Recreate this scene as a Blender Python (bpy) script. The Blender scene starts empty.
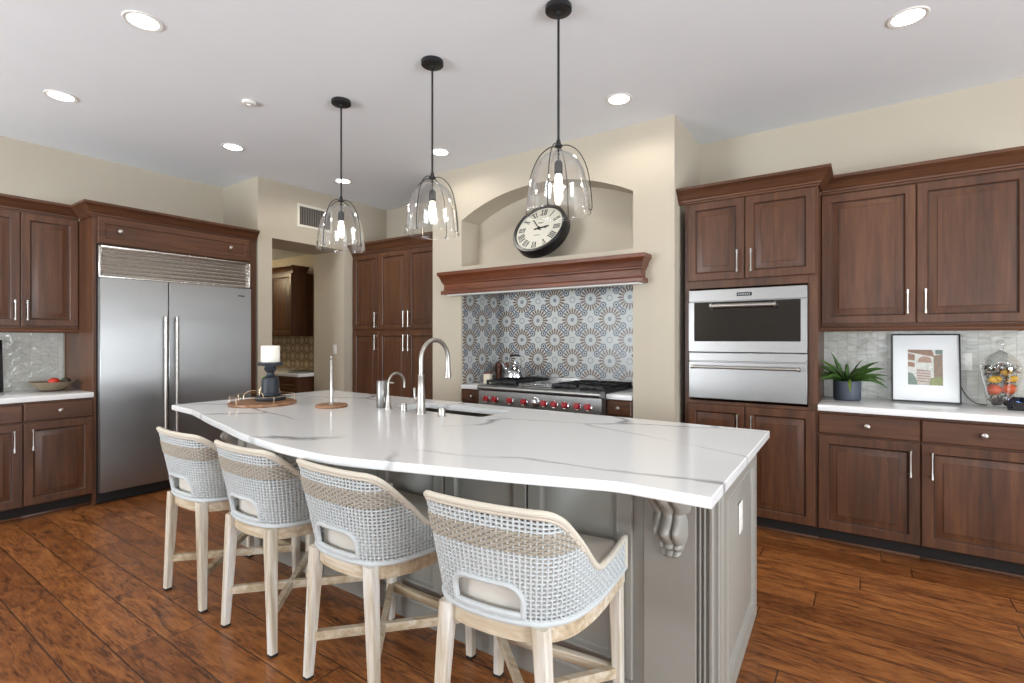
import bpy, bmesh, math, random
from mathutils import Vector, Matrix
R = math.radians
C = bpy.context.scene.collection
SC = bpy.context.scene
random.seed(7)

# ------------------------------------------------------------------ camera
cam_d = bpy.data.cameras.new('camera'); cam = bpy.data.objects.new('camera', cam_d); C.objects.link(cam)
cam.location = (0, 0, 1.34); cam.rotation_euler = (R(90), 0, math.atan2(353, 510))
cam_d.sensor_width = 36; cam_d.lens = 510 / 1024 * 36; cam_d.shift_y = -2.5 / 1024
cam_d.clip_start = 0.02
SC.camera = cam
# ------------------------------------------------------------------ world, exposure, daylight
SC.view_settings.view_transform = 'Standard'; SC.view_settings.look = 'None'
SC.view_settings.gamma = 1; SC.view_settings.use_curve_mapping = False
SC.view_settings.exposure = 0.08
SC.cycles.use_denoising = True
SC.cycles.max_bounces = 10; SC.cycles.diffuse_bounces = 5; SC.cycles.transparent_max_bounces = 24
SC.cycles.sample_clamp_indirect = 6; SC.cycles.caustics_reflective = False; SC.cycles.caustics_refractive = False
w = bpy.data.worlds.new('sky'); SC.world = w; w.use_nodes = True
w.node_tree.nodes['Background'].inputs[0].default_value = (0.78, 0.88, 1.0, 1)
w.node_tree.nodes['Background'].inputs[1].default_value = 1.6

def area(name, loc, rot, sx, sy, power, col):
    l = bpy.data.lights.new(name, 'AREA'); l.shape = 'RECTANGLE'; l.size = sx; l.size_y = sy
    l.energy = power; l.color = col
    o = bpy.data.objects.new(name, l); C.objects.link(o); o.location = loc; o.rotation_euler = rot
    return o
DAY = (0.86, 0.93, 1.0)
area('daylight_patio_door', (4.56, 0.3, 1.10), (0, R(130), 0), 1.9, 3.2, 375, DAY)
area('daylight_front_window', (-4.45, -3.66, 1.33), (R(140), 0, 0), 2.1, 1.8, 300, DAY)
area('daylight_front_window', (1.2, -3.66, 1.33), (R(140), 0, 0), 3.2, 1.8, 90, DAY)
DOWN_E = 15

# ------------------------------------------------------------------ materials
def srgb(r, g, b):
    f = lambda c: c / 12.92 if c <= .04045 else ((c + .055) / 1.055) ** 2.4
    return (f(r / 255), f(g / 255), f(b / 255), 1)
class N:
    """tiny node helper"""
    def __init__(s, name):
        s.m = bpy.data.materials.new(name); s.m.use_nodes = True; s.t = s.m.node_tree
        s.b = s.t.nodes['Principled BSDF']; s.out = s.t.nodes['Material Output']
    def n(s, typ, **k):
        nd = s.t.nodes.new(typ)
        for a, v in k.items(): setattr(nd, a, v)
        return nd
    def l(s, a, b): s.t.links.new(a, b)
    def put(s, sock, v):
        if hasattr(v, 'is_linked') or isinstance(v, bpy.types.NodeSocket): s.l(v, sock)
        else: sock.default_value = v
    def mth(s, op, a, b=0.0, c=None):
        nd = s.n('ShaderNodeMath', operation=op); s.put(nd.inputs[0], a); s.put(nd.inputs[1], b)
        if c is not None: s.put(nd.inputs[2], c)
        return nd.outputs[0]
    def mix(s, f, a, b):
        nd = s.n('ShaderNodeMix', data_type='RGBA'); s.put(nd.inputs[0], f); s.put(nd.inputs[6], a); s.put(nd.inputs[7], b)
        return nd.outputs[2]
    def ramp(s, f, stops, interp='LINEAR'):
        nd = s.n('ShaderNodeValToRGB'); s.l(f, nd.inputs[0]); cr = nd.color_ramp; cr.interpolation = interp
        while len(cr.elements) < len(stops): cr.elements.new(.5)
        for e, (p, c) in zip(cr.elements, stops): e.position = p; e.color = c
        return nd.outputs[0]
    def coord(s, scale=(1, 1, 1), loc=(0, 0, 0), kind='Object', rot=(0, 0, 0)):
        tc = s.n('ShaderNodeTexCoord'); mp = s.n('ShaderNodeMapping'); s.l(tc.outputs[kind], mp.inputs[0])
        mp.inputs['Scale'].default_value = scale; mp.inputs['Location'].default_value = loc; mp.inputs['Rotation'].default_value = rot
        return mp.outputs[0]
    def noise(s, vec, scale=5, detail=4, rough=.5, dist=0):
        nd = s.n('ShaderNodeTexNoise'); s.l(vec, nd.inputs['Vector']); nd.inputs['Scale'].default_value = scale
        nd.inputs['Detail'].default_value = detail; nd.inputs['Roughness'].default_value = rough; nd.inputs['Distortion'].default_value = dist
        return nd.outputs['Fac']
    def bump(s, h, strength=.2, dist=.01):
        nd = s.n('ShaderNodeBump'); s.l(h, nd.inputs['Height']); nd.inputs['Strength'].default_value = strength; nd.inputs['Distance'].default_value = dist
        s.l(nd.outputs[0], s.b.inputs['Normal'])
    def set(s, **k):
        names = dict(col='Base Color', rough='Roughness', metal='Metallic', spec='Specular IOR Level', coat='Coat Weight', coatr='Coat Roughness',
                     aniso='Anisotropic', ior='IOR', trans='Transmission Weight', emc='Emission Color', ems='Emission Strength', sheen='Sheen Weight', alpha='Alpha')
        for a, v in k.items(): s.put(s.b.inputs[names[a]], v)
        return s
M = {}
def plain(key, col, rough=.5, metal=0, **k):
    a = N(key); a.set(col=col, rough=rough, metal=metal, **k); M[key] = a.m; return a
def paint(key, col, rough=.6, bump=.12, sc=120):
    a = N(key); v = a.coord(); a.set(col=a.mix(a.noise(v, 2.5, 2), col, tuple(c * .96 for c in col[:3]) + (1,)), rough=rough)
    a.bump(a.noise(v, sc, 2), bump, .003); M[key] = a.m
paint('wall_paint', srgb(187, 177, 159), .7, .15, 90)
paint('ceiling_paint', srgb(232, 235, 238), .8, .12, 60)
paint('grey_paint', srgb(142, 139, 131), .42, .03, 200)
plain('white_plastic', srgb(228, 226, 220), .35)
plain('black_metal', srgb(34, 34, 35), .45, .3)
plain('black_plastic', srgb(18, 18, 20), .3)
plain('black_iron', srgb(22, 22, 24), .5)
plain('nickel', srgb(172, 168, 162), .36, 1)
plain('chrome', srgb(205, 206, 210), .12, 1)
plain('red_plastic', srgb(150, 8, 26), .35)
plain('brass', srgb(196, 172, 140), .3, 1)
plain('candle_wax', srgb(238, 234, 222), .5)
plain('slate_pot', srgb(62, 70, 82), .55)
plain('louvre_grey', srgb(92, 84, 76), .6)
plain('soil', srgb(45, 34, 26), .9)
plain('white_mat', srgb(232, 233, 232), .6)
plain('clock_face', srgb(216, 212, 198), .5)
plain('rubber', srgb(25, 24, 24), .7)
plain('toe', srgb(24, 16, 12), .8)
plain('dark_glass', srgb(14, 14, 16), .05, 0, coat=.6)
plain('screen', srgb(12, 18, 34), .08)
plain('dark_cavity', srgb(30, 28, 26), .8)
a = plain('screen_digits', srgb(120, 170, 240), .5); a.set(emc=srgb(120, 170, 240), ems=.5)
a = plain('display_digits', srgb(150, 160, 165), .5)
a = plain('lamp_lens', (1, 1, 1, 1), .4); a.set(emc=(1, .97, .92, 1), ems=9)
a = plain('bulb_glow', (1, .9, .75, 1), .4); a.set(emc=(1, .86, .66, 1), ems=18)

def wood(key, axis, c1, c2, c3, rough=.42, coat=.1, st=(.3, .5, .72)):
    a = N(key); oi = a.n('ShaderNodeObjectInfo')
    sc = {'x': (1.6, 22, 22), 'z': (22, 22, 1.6)}[axis]
    tc = a.n('ShaderNodeTexCoord'); add = a.n('ShaderNodeVectorMath', operation='ADD'); a.l(tc.outputs['Object'], add.inputs[0])
    sh = a.n('ShaderNodeCombineXYZ'); r7 = a.mth('MULTIPLY', oi.outputs['Random'], 17.0)
    for i in range(3): a.l(r7, sh.inputs[i])
    a.l(sh.outputs[0], add.inputs[1])
    mp = a.n('ShaderNodeMapping'); mp.inputs['Scale'].default_value = sc; a.l(add.outputs[0], mp.inputs[0])
    g = a.noise(mp.outputs[0], 1.6, 6, .6, .6)
    m2 = a.n('ShaderNodeMapping'); m2.inputs['Scale'].default_value = tuple(v * .16 for v in sc); a.l(add.outputs[0], m2.inputs[0])
    g2 = a.noise(m2.outputs[0], 2.0, 3, .5, .3)
    col = a.ramp(a.mth('ADD', a.mth('MULTIPLY', g, .55), a.mth('MULTIPLY', g2, .45)), [(st[0], c1), (st[1], c2), (st[2], c3)])
    a.set(col=col, rough=rough, coat=coat, coatr=.25, spec=.35); a.bump(g, .06, .002); M[key] = a.m
WA, WB, WC = srgb(52, 31, 19), srgb(80, 49, 30), srgb(104, 67, 42)
wood('wood_glaze', 'z', srgb(34, 19, 12), srgb(44, 26, 17), srgb(54, 32, 21)); wood('wood_v', 'z', WA, WB, WC); wood('wood_h', 'x', WA, WB, WC)
wood('mantel_wood', 'x', srgb(66, 32, 18), srgb(98, 52, 30), srgb(122, 70, 42), .3, .4)
wood('mill_wood', 'z', srgb(60, 28, 16), srgb(92, 46, 26), srgb(112, 60, 34), .35, .3)
wood('white_wood', 'z', srgb(150, 134, 112), srgb(192, 180, 160), srgb(214, 210, 202), .6, 0, (.34, .48, .6))
wood('white_wood_h', 'x', srgb(150, 130, 104), srgb(186, 168, 140), srgb(208, 198, 180), .6, 0, (.34, .48, .6))
wood('tray_wood', 'x', srgb(96, 62, 40), srgb(138, 98, 68), srgb(168, 128, 94), .45, .2)

# floor planks
a = N('floor_planks'); tc = a.n('ShaderNodeTexCoord'); sp = a.n('ShaderNodeSeparateXYZ'); a.l(tc.outputs['Object'], sp.inputs[0])
X, Y = sp.outputs[0], sp.outputs[1]
PW = .165
row = a.mth('FLOOR', a.mth('DIVIDE', Y, PW))
wn = a.n('ShaderNodeTexWhiteNoise', noise_dimensions='1D'); a.l(row, wn.inputs['W'])
xs = a.mth('DIVIDE', a.mth('ADD', X, a.mth('MULTIPLY', wn.outputs['Value'], 9.0)), 1.15)
pid = a.mth('FLOOR', xs)
cid = a.n('ShaderNodeCombineXYZ'); a.l(row, cid.inputs[0]); a.l(pid, cid.inputs[1])
wp = a.n('ShaderNodeTexWhiteNoise', noise_dimensions='3D'); a.l(cid.outputs[0], wp.inputs['Vector'])
fy = a.mth('FRACT', a.mth('DIVIDE', Y, PW)); fx = a.mth('FRACT', xs)
ey = a.mth('MULTIPLY', a.mth('MINIMUM', fy, a.mth('SUBTRACT', 1.0, fy)), PW)
ex = a.mth('MULTIPLY', a.mth('MINIMUM', fx, a.mth('SUBTRACT', 1.0, fx)), 1.15)
ed = a.mth('MINIMUM', ey, ex)
gap = a.n('ShaderNodeMapRange'); a.l(ed, gap.inputs[0]); gap.inputs[1].default_value = .0008; gap.inputs[2].default_value = .004
cv = a.n('ShaderNodeCombineXYZ'); a.l(X, cv.inputs[0]); a.l(Y, cv.inputs[1]); a.l(a.mth('MULTIPLY', wp.outputs['Value'], 40.0), cv.inputs[2])
mp = a.n('ShaderNodeMapping'); mp.inputs['Scale'].default_value = (4.6, 40, 1); a.l(cv.outputs[0], mp.inputs[0])
g1 = a.noise(mp.outputs[0], 1.3, 9, .66, 2.2)
mp2 = a.n('ShaderNodeMapping'); mp2.inputs['Scale'].default_value = (2.4, 9, 1); a.l(cv.outputs[0], mp2.inputs[0])
g2 = a.noise(mp2.outputs[0], 1.5, 5, .6, 1.4)
base = a.ramp(a.mth('ADD', a.mth('MULTIPLY', g1, .55), a.mth('MULTIPLY', g2, .45)),
              [(.3, srgb(40, 22, 12)), (.4, srgb(88, 50, 25)), (.49, srgb(138, 83, 42)), (.6, srgb(168, 109, 58)), (.76, srgb(186, 130, 76))])
tint = a.ramp(wp.outputs['Value'], [(0, (.66, .61, .58, 1)), (.35, (.86, .83, .8, 1)), (.7, (1, 1, 1, 1)), (1, (1.12, 1.1, 1.08, 1))])
mul = a.n('ShaderNodeMix', data_type='RGBA', blend_type='MULTIPLY'); mul.inputs[0].default_value = 1; a.l(base, mul.inputs[6]); a.l(tint, mul.inputs[7])
col = a.mix(gap.outputs[0], srgb(30, 16, 9), mul.outputs[2])
a.set(col=col, rough=a.mth('ADD', a.mth('MULTIPLY', g1, .25), .2), coat=.15, coatr=.2)
a.bump(a.mth('ADD', a.mth('MULTIPLY', gap.outputs[0], .5), a.mth('MULTIPLY', g2, .8)), .35, .006); M['floor_planks'] = a.m

# quartz
def quartz(key, sc, amt):
    a = N(key); v = a.coord((.55, 1.15, 1)); nz = a.n('ShaderNodeTexNoise'); a.l(v, nz.inputs['Vector']); nz.inputs['Scale'].default_value = 1.4; nz.inputs['Detail'].default_value = 5
    sub = a.n('ShaderNodeVectorMath', operation='MULTIPLY_ADD'); a.l(nz.outputs['Color'], sub.inputs[0]); sub.inputs[1].default_value = (.55, .55, .2); a.l(v, sub.inputs[2])
    vo = a.n('ShaderNodeTexVoronoi', feature='DISTANCE_TO_EDGE', voronoi_dimensions='2D'); a.l(sub.outputs[0], vo.inputs['Vector']); vo.inputs['Scale'].default_value = sc
    line = a.n('ShaderNodeMapRange'); a.l(vo.outputs['Distance'], line.inputs[0]); line.inputs[1].default_value = .0; line.inputs[2].default_value = .028; line.inputs[3].default_value = 1; line.inputs[4].default_value = 0
    msk = a.n('ShaderNodeMapRange'); a.l(a.noise(v, 1.7, 2), msk.inputs[0]); msk.inputs[1].default_value = .38; msk.inputs[2].default_value = .55
    f = a.mth('MULTIPLY', a.mth('MULTIPLY', line.outputs[0], msk.outputs[0]), amt)
    cl = a.noise(v, 1.1, 3)
    b0 = a.mix(cl, srgb(222, 223, 222), srgb(234, 235, 235))
    a.set(col=a.mix(f, b0, srgb(138, 138, 139)), rough=.14, spec=.5); M[key] = a.m
quartz('quartz', 1.35, 1.0); quartz('quartz_counter', 1.6, .35)

# steel (brushed)
def steel(key, col, rough, sc, wob=.0, an=.35):
    a = N(key); g = a.noise(a.coord(sc), 40, 3, .6)
    a.set(col=a.mix(g, col, tuple(c * .9 for c in col[:3]) + (1,)), metal=1, rough=a.mth('ADD', a.mth('MULTIPLY', g, .1), rough - .05), aniso=an)
    tg = a.n('ShaderNodeTangent', direction_type='RADIAL', axis='Z'); a.l(tg.outputs[0], a.b.inputs['Tangent'])
    h = a.mth('MULTIPLY', g, .02)
    if wob: h = a.mth('ADD', h, a.mth('MULTIPLY', a.noise(a.coord((1.2, 1, 2.6)), 1.1, 1), wob))
    a.bump(h, .5, .02); M[key] = a.m
steel('steel', srgb(150, 148, 146), .34, (.4, 1, 8))
steel('steel_grille', srgb(222, 218, 212), .24, (.4, 1, 8))
steel('steel_fridge', srgb(160, 159, 158), .32, (.3, 1, 6), .35, .85)
steel('steel_sink', srgb(150, 146, 138), .3, (1, 1, 1))

# thin clear glass (real double-walled geometry, fresnel mix of transparent and glossy)
def glass(key, tint=(.97, .98, .98, 1), amt=1.0):
    a = N(key); a.t.nodes.remove(a.b)
    tr = a.n('ShaderNodeBsdfTransparent'); tr.inputs[0].default_value = tint
    gl = a.n('ShaderNodeBsdfGlossy'); gl.inputs['Roughness'].default_value = .03; gl.inputs[0].default_value = (1, 1, 1, 1)
    lw = a.n('ShaderNodeLayerWeight'); lw.inputs[0].default_value = .5
    mx = a.n('ShaderNodeMixShader'); a.l(a.mth('ADD', a.mth('MULTIPLY', a.mth('POWER', lw.outputs['Facing'], 2.4), amt), .045), mx.inputs[0]); a.l(tr.outputs[0], mx.inputs[1]); a.l(gl.outputs[0], mx.inputs[2]); a.l(mx.outputs[0], a.out.inputs[0])
    M[key] = a.m
glass('clear_glass', (.965, .965, .962, 1), .8); glass('jar_glass', (.96, .965, .965, 1), .8); glass('pane_glass', (.97, .98, .98, 1), .5)

# mother-of-pearl tile
a = N('pearl_tile'); v = a.coord((1, 1, 1)); br = a.n('ShaderNodeTexBrick'); br.offset = .5
mpv = a.n('ShaderNodeMapping'); mpv.inputs['Rotation'].default_value = (R(90), 0, 0); a.l(v, mpv.inputs[0])
tc = a.n('ShaderNodeTexCoord'); sp = a.n('ShaderNodeSeparateXYZ'); a.l(tc.outputs['Object'], sp.inputs[0]); cb = a.n('ShaderNodeCombineXYZ')
a.l(sp.outputs[2], cb.inputs[0]); a.l(a.mth('ADD', sp.outputs[0], sp.outputs[1]), cb.inputs[1]); a.l(cb.outputs[0], br.inputs['Vector'])
br.inputs['Scale'].default_value = 1; br.inputs['Brick Width'].default_value = .15; br.inputs['Row Height'].default_value = .06; br.inputs['Mortar Size'].default_value = .0015
br.inputs['Color1'].default_value = srgb(186, 184, 174); br.inputs['Color2'].default_value = srgb(172, 172, 164); br.inputs['Mortar'].default_value = srgb(156, 154, 146)
nz = a.noise(a.coord((14, 14, 30)), 1, 3, .5, .5)
nf = a.noise(a.coord((20, 20, 50)), 2, 3)
a.set(col=a.mix(a.mth('MULTIPLY', nf, .5), br.outputs['Color'], srgb(196, 196, 188)), rough=.16, spec=.6)
a.bump(a.mth('ADD', nz, a.mth('MULTIPLY', br.outputs['Fac'], -.5)), .55, .012); M['pearl_tile'] = a.m

# medallion tile: square lattice of petalled rosettes, stars and ringed dots
def medallion(key, bg, petal, blue, P, off, rep=(0, 2)):
    a = N(key); tc = a.n('ShaderNodeTexCoord'); sp = a.n('ShaderNodeSeparateXYZ'); a.l(tc.outputs['Object'], sp.inputs[0])
    u = a.mth('DIVIDE', a.mth('SUBTRACT', a.mth('ADD', sp.outputs[0], sp.outputs[1]), off[0]), P)
    v = a.mth('DIVIDE', a.mth('SUBTRACT', sp.outputs[2], off[1]), P)
    def fold(x): return a.mth('ABSOLUTE', a.mth('SUBTRACT', x, a.mth('ROUND', x)))
    A, B = fold(u), fold(v)
    big = a.mth('GREATER_THAN', a.mth('ADD', A, B), .5)
    def sel(x): return a.mth('ADD', x, a.mth('MULTIPLY', big, a.mth('SUBTRACT', .5, a.mth('MULTIPLY', x, 2.0))))
    A2, B2 = sel(A), sel(B)
    def hyp(x, y): return a.mth('SQRT', a.mth('ADD', a.mth('MULTIPLY', x, x), a.mth('MULTIPLY', y, y)))
    r = hyp(A2, B2); ph = a.mth('ARCTAN2', B2, A2)
    def band(x, lo, hi): return a.mth('MULTIPLY', a.mth('GREATER_THAN', x, lo), a.mth('LESS_THAN', x, hi))
    cosn = a.mth('COSINE', a.mth('MULTIPLY', ph, 20.0))
    tip = a.mth('ADD', .268, a.mth('MULTIPLY', cosn, .035))
    pet = a.mth('MULTIPLY', a.mth('MULTIPLY', a.mth('GREATER_THAN', r, .165), a.mth('LESS_THAN', r, tip)), a.mth('GREATER_THAN', cosn, -.5))
    ring = band(r, .15, .165)
    core = a.mth('MULTIPLY', a.mth('LESS_THAN', r, .052), a.mth('GREATER_THAN', a.mth('COSINE', a.mth('MULTIPLY', ph, 8.0)), -.5))
    # ringed dots, in pairs between neighbouring rosettes
    d = a.mth('MINIMUM', hyp(a.mth('SUBTRACT', A2, .335), a.mth('SUBTRACT', B2, .165)), hyp(a.mth('SUBTRACT', A2, .165), a.mth('SUBTRACT', B2, .335)))
    dot = a.mth('LESS_THAN', d, .027); dring = band(d, .048, .080)
    ab = a.mth('SUBTRACT', A2, B2)
    link = a.mth('MULTIPLY', band(a.mth('SUBTRACT', .5, a.mth('ADD', A2, B2)), .03, .07), a.mth('LESS_THAN', a.mth('ABSOLUTE', ab), .09))
    # star between rosettes
    s = a.mth('MINIMUM', hyp(a.mth('SUBTRACT', .5, A2), B2), hyp(A2, a.mth('SUBTRACT', .5, B2)))
    sring = band(s, .056, .078)
    n1 = a.noise(a.coord((1, 1, 1)), 9, 3)
    col = a.mix(n1, bg, tuple(c * .9 for c in bg[:3]) + (1,))
    col = a.mix(a.mth('MULTIPLY', a.mth('LESS_THAN', r, .15), .08), col, blue); col = a.mix(band(r, .075, .09), col, bg); col = a.mix(ring, col, petal); col = a.mix(pet, col, petal); col = a.mix(core, col, blue)
    col = a.mix(a.mth('MULTIPLY', dring, .9), col, blue); col = a.mix(link, col, blue); col = a.mix(dot, col, srgb(20, 26, 40)); col = a.mix(a.mth('MULTIPLY', sring, .6), col, blue)
    a.set(col=col, rough=.3); M[key] = a.m
medallion('medallion_tile', srgb(186, 187, 183), srgb(100, 79, 62), srgb(54, 66, 88), .39, (1.48, 1.721))
medallion('butler_tile', srgb(198, 184, 160), srgb(78, 62, 50), srgb(84, 72, 62), .22, (0, 0))

# fabrics and cords
a = plain('cord_white', srgb(188, 192, 192), .8); a = plain('cord_taupe', srgb(160, 150, 135), .85); plain('cord_beige', srgb(200, 192, 177), .85)
a = N('cushion'); a.set(col=srgb(202, 196, 186), rough=.9); a.bump(a.noise(a.coord(), 300, 2), .15, .002); M['cushion'] = a.m
a = N('leaf'); v = a.coord(); a.set(col=a.mix(a.noise(v, 14, 3), srgb(28, 52, 22), srgb(76, 108, 44)), rough=.4); M['leaf'] = a.m
plain('leaf_light', srgb(130, 160, 62), .5)
a = N('dark_paint'); v = a.coord(); a.set(col=a.mix(a.noise(v, 30, 4), srgb(20, 23, 29), srgb(38, 45, 55)), rough=.5); M['dark_paint'] = a.m
for k, c1, c2 in (('orange_skin', (222, 104, 30), (196, 72, 34)), ('peach_skin', (226, 106, 54), (190, 66, 44)), ('lemon_skin', (234, 186, 52), (214, 160, 40)), ('tomato_skin', (206, 60, 36), (180, 36, 26)), ('pod', (74, 60, 50), (44, 36, 32)), ('dry_flower', (178, 122, 96), (132, 82, 66)), ('dry_leaf', (92, 98, 58), (60, 62, 40)), ('avocado_skin', (52, 50, 36), (38, 38, 28)), ('bowl_glaze', (136, 122, 100), (118, 104, 84)), ('bowl_foot', (78, 50, 38), (64, 40, 30))):
    a = N(k); a.set(col=a.mix(a.noise(a.coord(), 16, 4), srgb(*c1), srgb(*c2)), rough=.45); M[k] = a.m
a = N('frosted_steel_cup'); a.set(col=srgb(216, 205, 182), rough=.5); M['cup_ceramic'] = a.m
a = N('print_art'); M['print_art'] = a.m; a.set(col=srgb(176, 160, 142), rough=.6)

# ------------------------------------------------------------------ mesh builder
class MB:
    def __init__(s): s.bm = bmesh.new()
    def box(s, x0, x1, y0, y1, z0, z1, bev=0, seg=2, mat=0, rot=None):
        t = bmesh.new(); bmesh.ops.create_cube(t, size=1)
        for v in t.verts: v.co = Vector(((x0 + x1) / 2 + v.co.x * (x1 - x0), (y0 + y1) / 2 + v.co.y * (y1 - y0), (z0 + z1) / 2 + v.co.z * (z1 - z0)))
        if bev: bmesh.ops.bevel(t, geom=t.edges[:], offset=bev, segments=seg, profile=.5, affect='EDGES')
        return s.take(t, mat, rot)
    def take(s, t, mat=0, mx=None):
        if mx is not None: bmesh.ops.transform(t, matrix=mx, verts=t.verts[:])
        mp = {v: s.bm.verts.new(v.co) for v in t.verts}
        for f in t.faces:
            try: g = s.bm.faces.new([mp[v] for v in f.verts]); g.material_index = mat
            except ValueError: pass
        t.free(); return s
    def rings(s, rs, cap0=True, cap1=True, mat=0, closed=True):
        vs = [[s.bm.verts.new(p) for p in r] for r in rs]; n = len(vs[0])
        for a, b in zip(vs[:-1], vs[1:]):
            for i in range(n if closed else n - 1):
                j = (i + 1) % n
                try: s.bm.faces.new((a[i], a[j], b[j], b[i])).material_index = mat
                except ValueError: pass
        if cap0: s.bm.faces.new(list(reversed(vs[0]))).material_index = mat
        if cap1: s.bm.faces.new(vs[-1]).material_index = mat
        return s
    def panel(s, x0, x1, z0, z1, y, prof):
        """stacked rectangular rings facing -y; prof = (inset, out)"""
        R_ = [[(x0 + p[0], y - p[1], z0 + p[0]), (x1 - p[0], y - p[1], z0 + p[0]), (x1 - p[0], y - p[1], z1 - p[0]), (x0 + p[0], y - p[1], z1 - p[0])] for p in prof]
        ms = [(p[2] if len(p) > 2 else 0) for p in prof]; n = len(R_)
        for k in range(n - 1): s.rings([R_[k], R_[k + 1]], k == 0, k == n - 2, ms[k + 1])
        return s
    def lathe(s, prof, cx=0, cy=0, cz=0, n=32, mx=None, cap=True, mat=0):
        t = MB(); t.rings([[(r * math.cos(2 * math.pi * k / n), r * math.sin(2 * math.pi * k / n), z) for k in range(n)] for r, z in prof], cap, cap)
        m = Matrix.Translation((cx, cy, cz)) @ (mx if mx is not None else Matrix())
        return s.take(t.bm, mat, m)
    def tube(s, pts, r, n=8, closed=False, mat=0, caps=True):
        pts = [Vector(p) for p in pts]; N_ = len(pts); rr = r if isinstance(r, (list, tuple)) else [r] * N_
        rs = []; up = None
        for i, p in enumerate(pts):
            d = (pts[(i + 1) % N_] - pts[i - 1]) if closed else (pts[min(i + 1, N_ - 1)] - pts[max(i - 1, 0)])
            d.normalize()
            if up is None: up = Vector((0, 0, 1)) if abs(d.z) < .9 else Vector((1, 0, 0))
            a = d.cross(up); a.normalize(); up = a.cross(d)
            rs.append([p + (a * math.cos(2 * math.pi * k / n) + up * math.sin(2 * math.pi * k / n)) * rr[i] for k in range(n)])
        if closed: rs.append(rs[0])
        return s.rings(rs, caps and not closed, caps and not closed, mat)
    def prism(s, poly, axis, a0, a1, mat=0):
        """poly: 2D points; axis 'z' -> (x,y), 'y' -> (x,z), 'x' -> (y,z)"""
        f = {'z': lambda p, h: (p[0], p[1], h), 'y': lambda p, h: (p[0], h, p[1]), 'x': lambda p, h: (h, p[0], p[1])}[axis]
        return s.rings([[f(p, a0) for p in poly], [f(p, a1) for p in poly]], True, True, mat)
    def crown(s, x0, x1, yf, yb, z0, prof, left=True, right=True):
        """moulding run along the front with mitred returns; prof = (out, up)"""
        rs = []
        path = ([(x0, yb, -1, 0)] if left else []) + [(x0, yf, -1 if left else 0, -1), (x1, yf, 1 if right else 0, -1)] + ([(x1, yb, 1, 0)] if right else [])
        for x, y, ox, oy in path: rs.append([(x + ox * o, y + oy * o, z0 + u) for o, u in prof])
        return s.rings(rs)
    def sphere(s, c, r, n=14, sc=(1, 1, 1), mat=0, mx=None):
        t = bmesh.new(); bmesh.ops.create_uvsphere(t, u_segments=n, v_segments=max(6, n * 2 // 3), radius=r)
        m = Matrix.Translation(c) @ (mx if mx is not None else Matrix()) @ Matrix.Diagonal((sc[0], sc[1], sc[2], 1)); return s.take(t, mat, m)
    def build(s, name, mat, parent=None, smooth=35, loc=None):
        bmesh.ops.remove_doubles(s.bm, verts=s.bm.verts[:], dist=1e-6)
        bmesh.ops.recalc_face_normals(s.bm, faces=s.bm.faces[:])
        me = bpy.data.meshes.new(name); s.bm.to_mesh(me); s.bm.free()
        for m in (mat if isinstance(mat, (list, tuple)) else [mat]): me.materials.append(M[m])
        if smooth:
            me.polygons.foreach_set('use_smooth', [True] * len(me.polygons)); me.set_sharp_from_angle(angle=R(smooth))
        o = bpy.data.objects.new(name, me); C.objects.link(o)
        if parent: o.parent = parent
        if loc: o.location = loc
        return o
def tag(o, label=None, cat=None, group=None, kind=None):
    if label: o['label'] = label
    if cat: o['category'] = cat
    if group: o['group'] = group
    if kind: o['kind'] = kind
    return o
def thing(name, label, cat, loc=(0, 0, 0), rz=0, group=None):
    o = bpy.data.objects.new(name, None); o.empty_display_size = .1; C.objects.link(o); o.location = loc; o.rotation_euler = (0, 0, rz)
    return tag(o, label, cat, group)
def struct(name, mb, mat, label=None, smooth=0, loc=None):
    return tag(mb.build(name, mat, None, smooth, loc), label, None, None, 'structure')
def dup(root, loc, rz=None, label=None):
    r = root.copy(); C.objects.link(r); r.location = loc
    if rz is not None: r.rotation_euler = (0, 0, rz)
    if label: r['label'] = label
    for ch in list(root.children):
        c = ch.copy(); C.objects.link(c); c.parent = r
        for g in ch.children:
            d = g.copy(); C.objects.link(d); d.parent = c
    return r

# ------------------------------------------------------------------ room shell
ZC = 3.0
b = MB(); b.box(-9.2, 4.6, -3.7, 4.8, -.08, 0); struct('floor', b, 'floor_planks')
b = MB(); b.box(-6.0, 4.6, -3.7, 4.8, ZC, ZC + .1); struct('ceiling', b, 'ceiling_paint')
b = MB(); b.box(-6.0, -5.80, -3.7, 2.80, 0, ZC); struct('wall_left', b, 'wall_paint')
# thick wall with the passage, north of the refrigerator
PY0, PY1, PZ = 2.952, 3.846, 2.395
b = MB(); b.box(-5.68, -5.09, 2.80, PY0, 0, ZC); b.box(-6.0, -5.68, 2.80, 2.86, 0, ZC); b.box(-5.68, -5.09, PY1, 4.62, 0, ZC); b.box(-5.68, -5.09, PY0, PY1, PZ, ZC)
struct('wall_passage', b, 'wall_paint')
b = MB(); b.box(-5.09, -3.60, 4.5, 4.62, 0, ZC); struct('wall_pantry', b, 'wall_paint')
b = MB(); b.box(-1.16, 4.6, 4.5, 4.62, 0, ZC); struct('wall_back', b, 'wall_paint')
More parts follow.
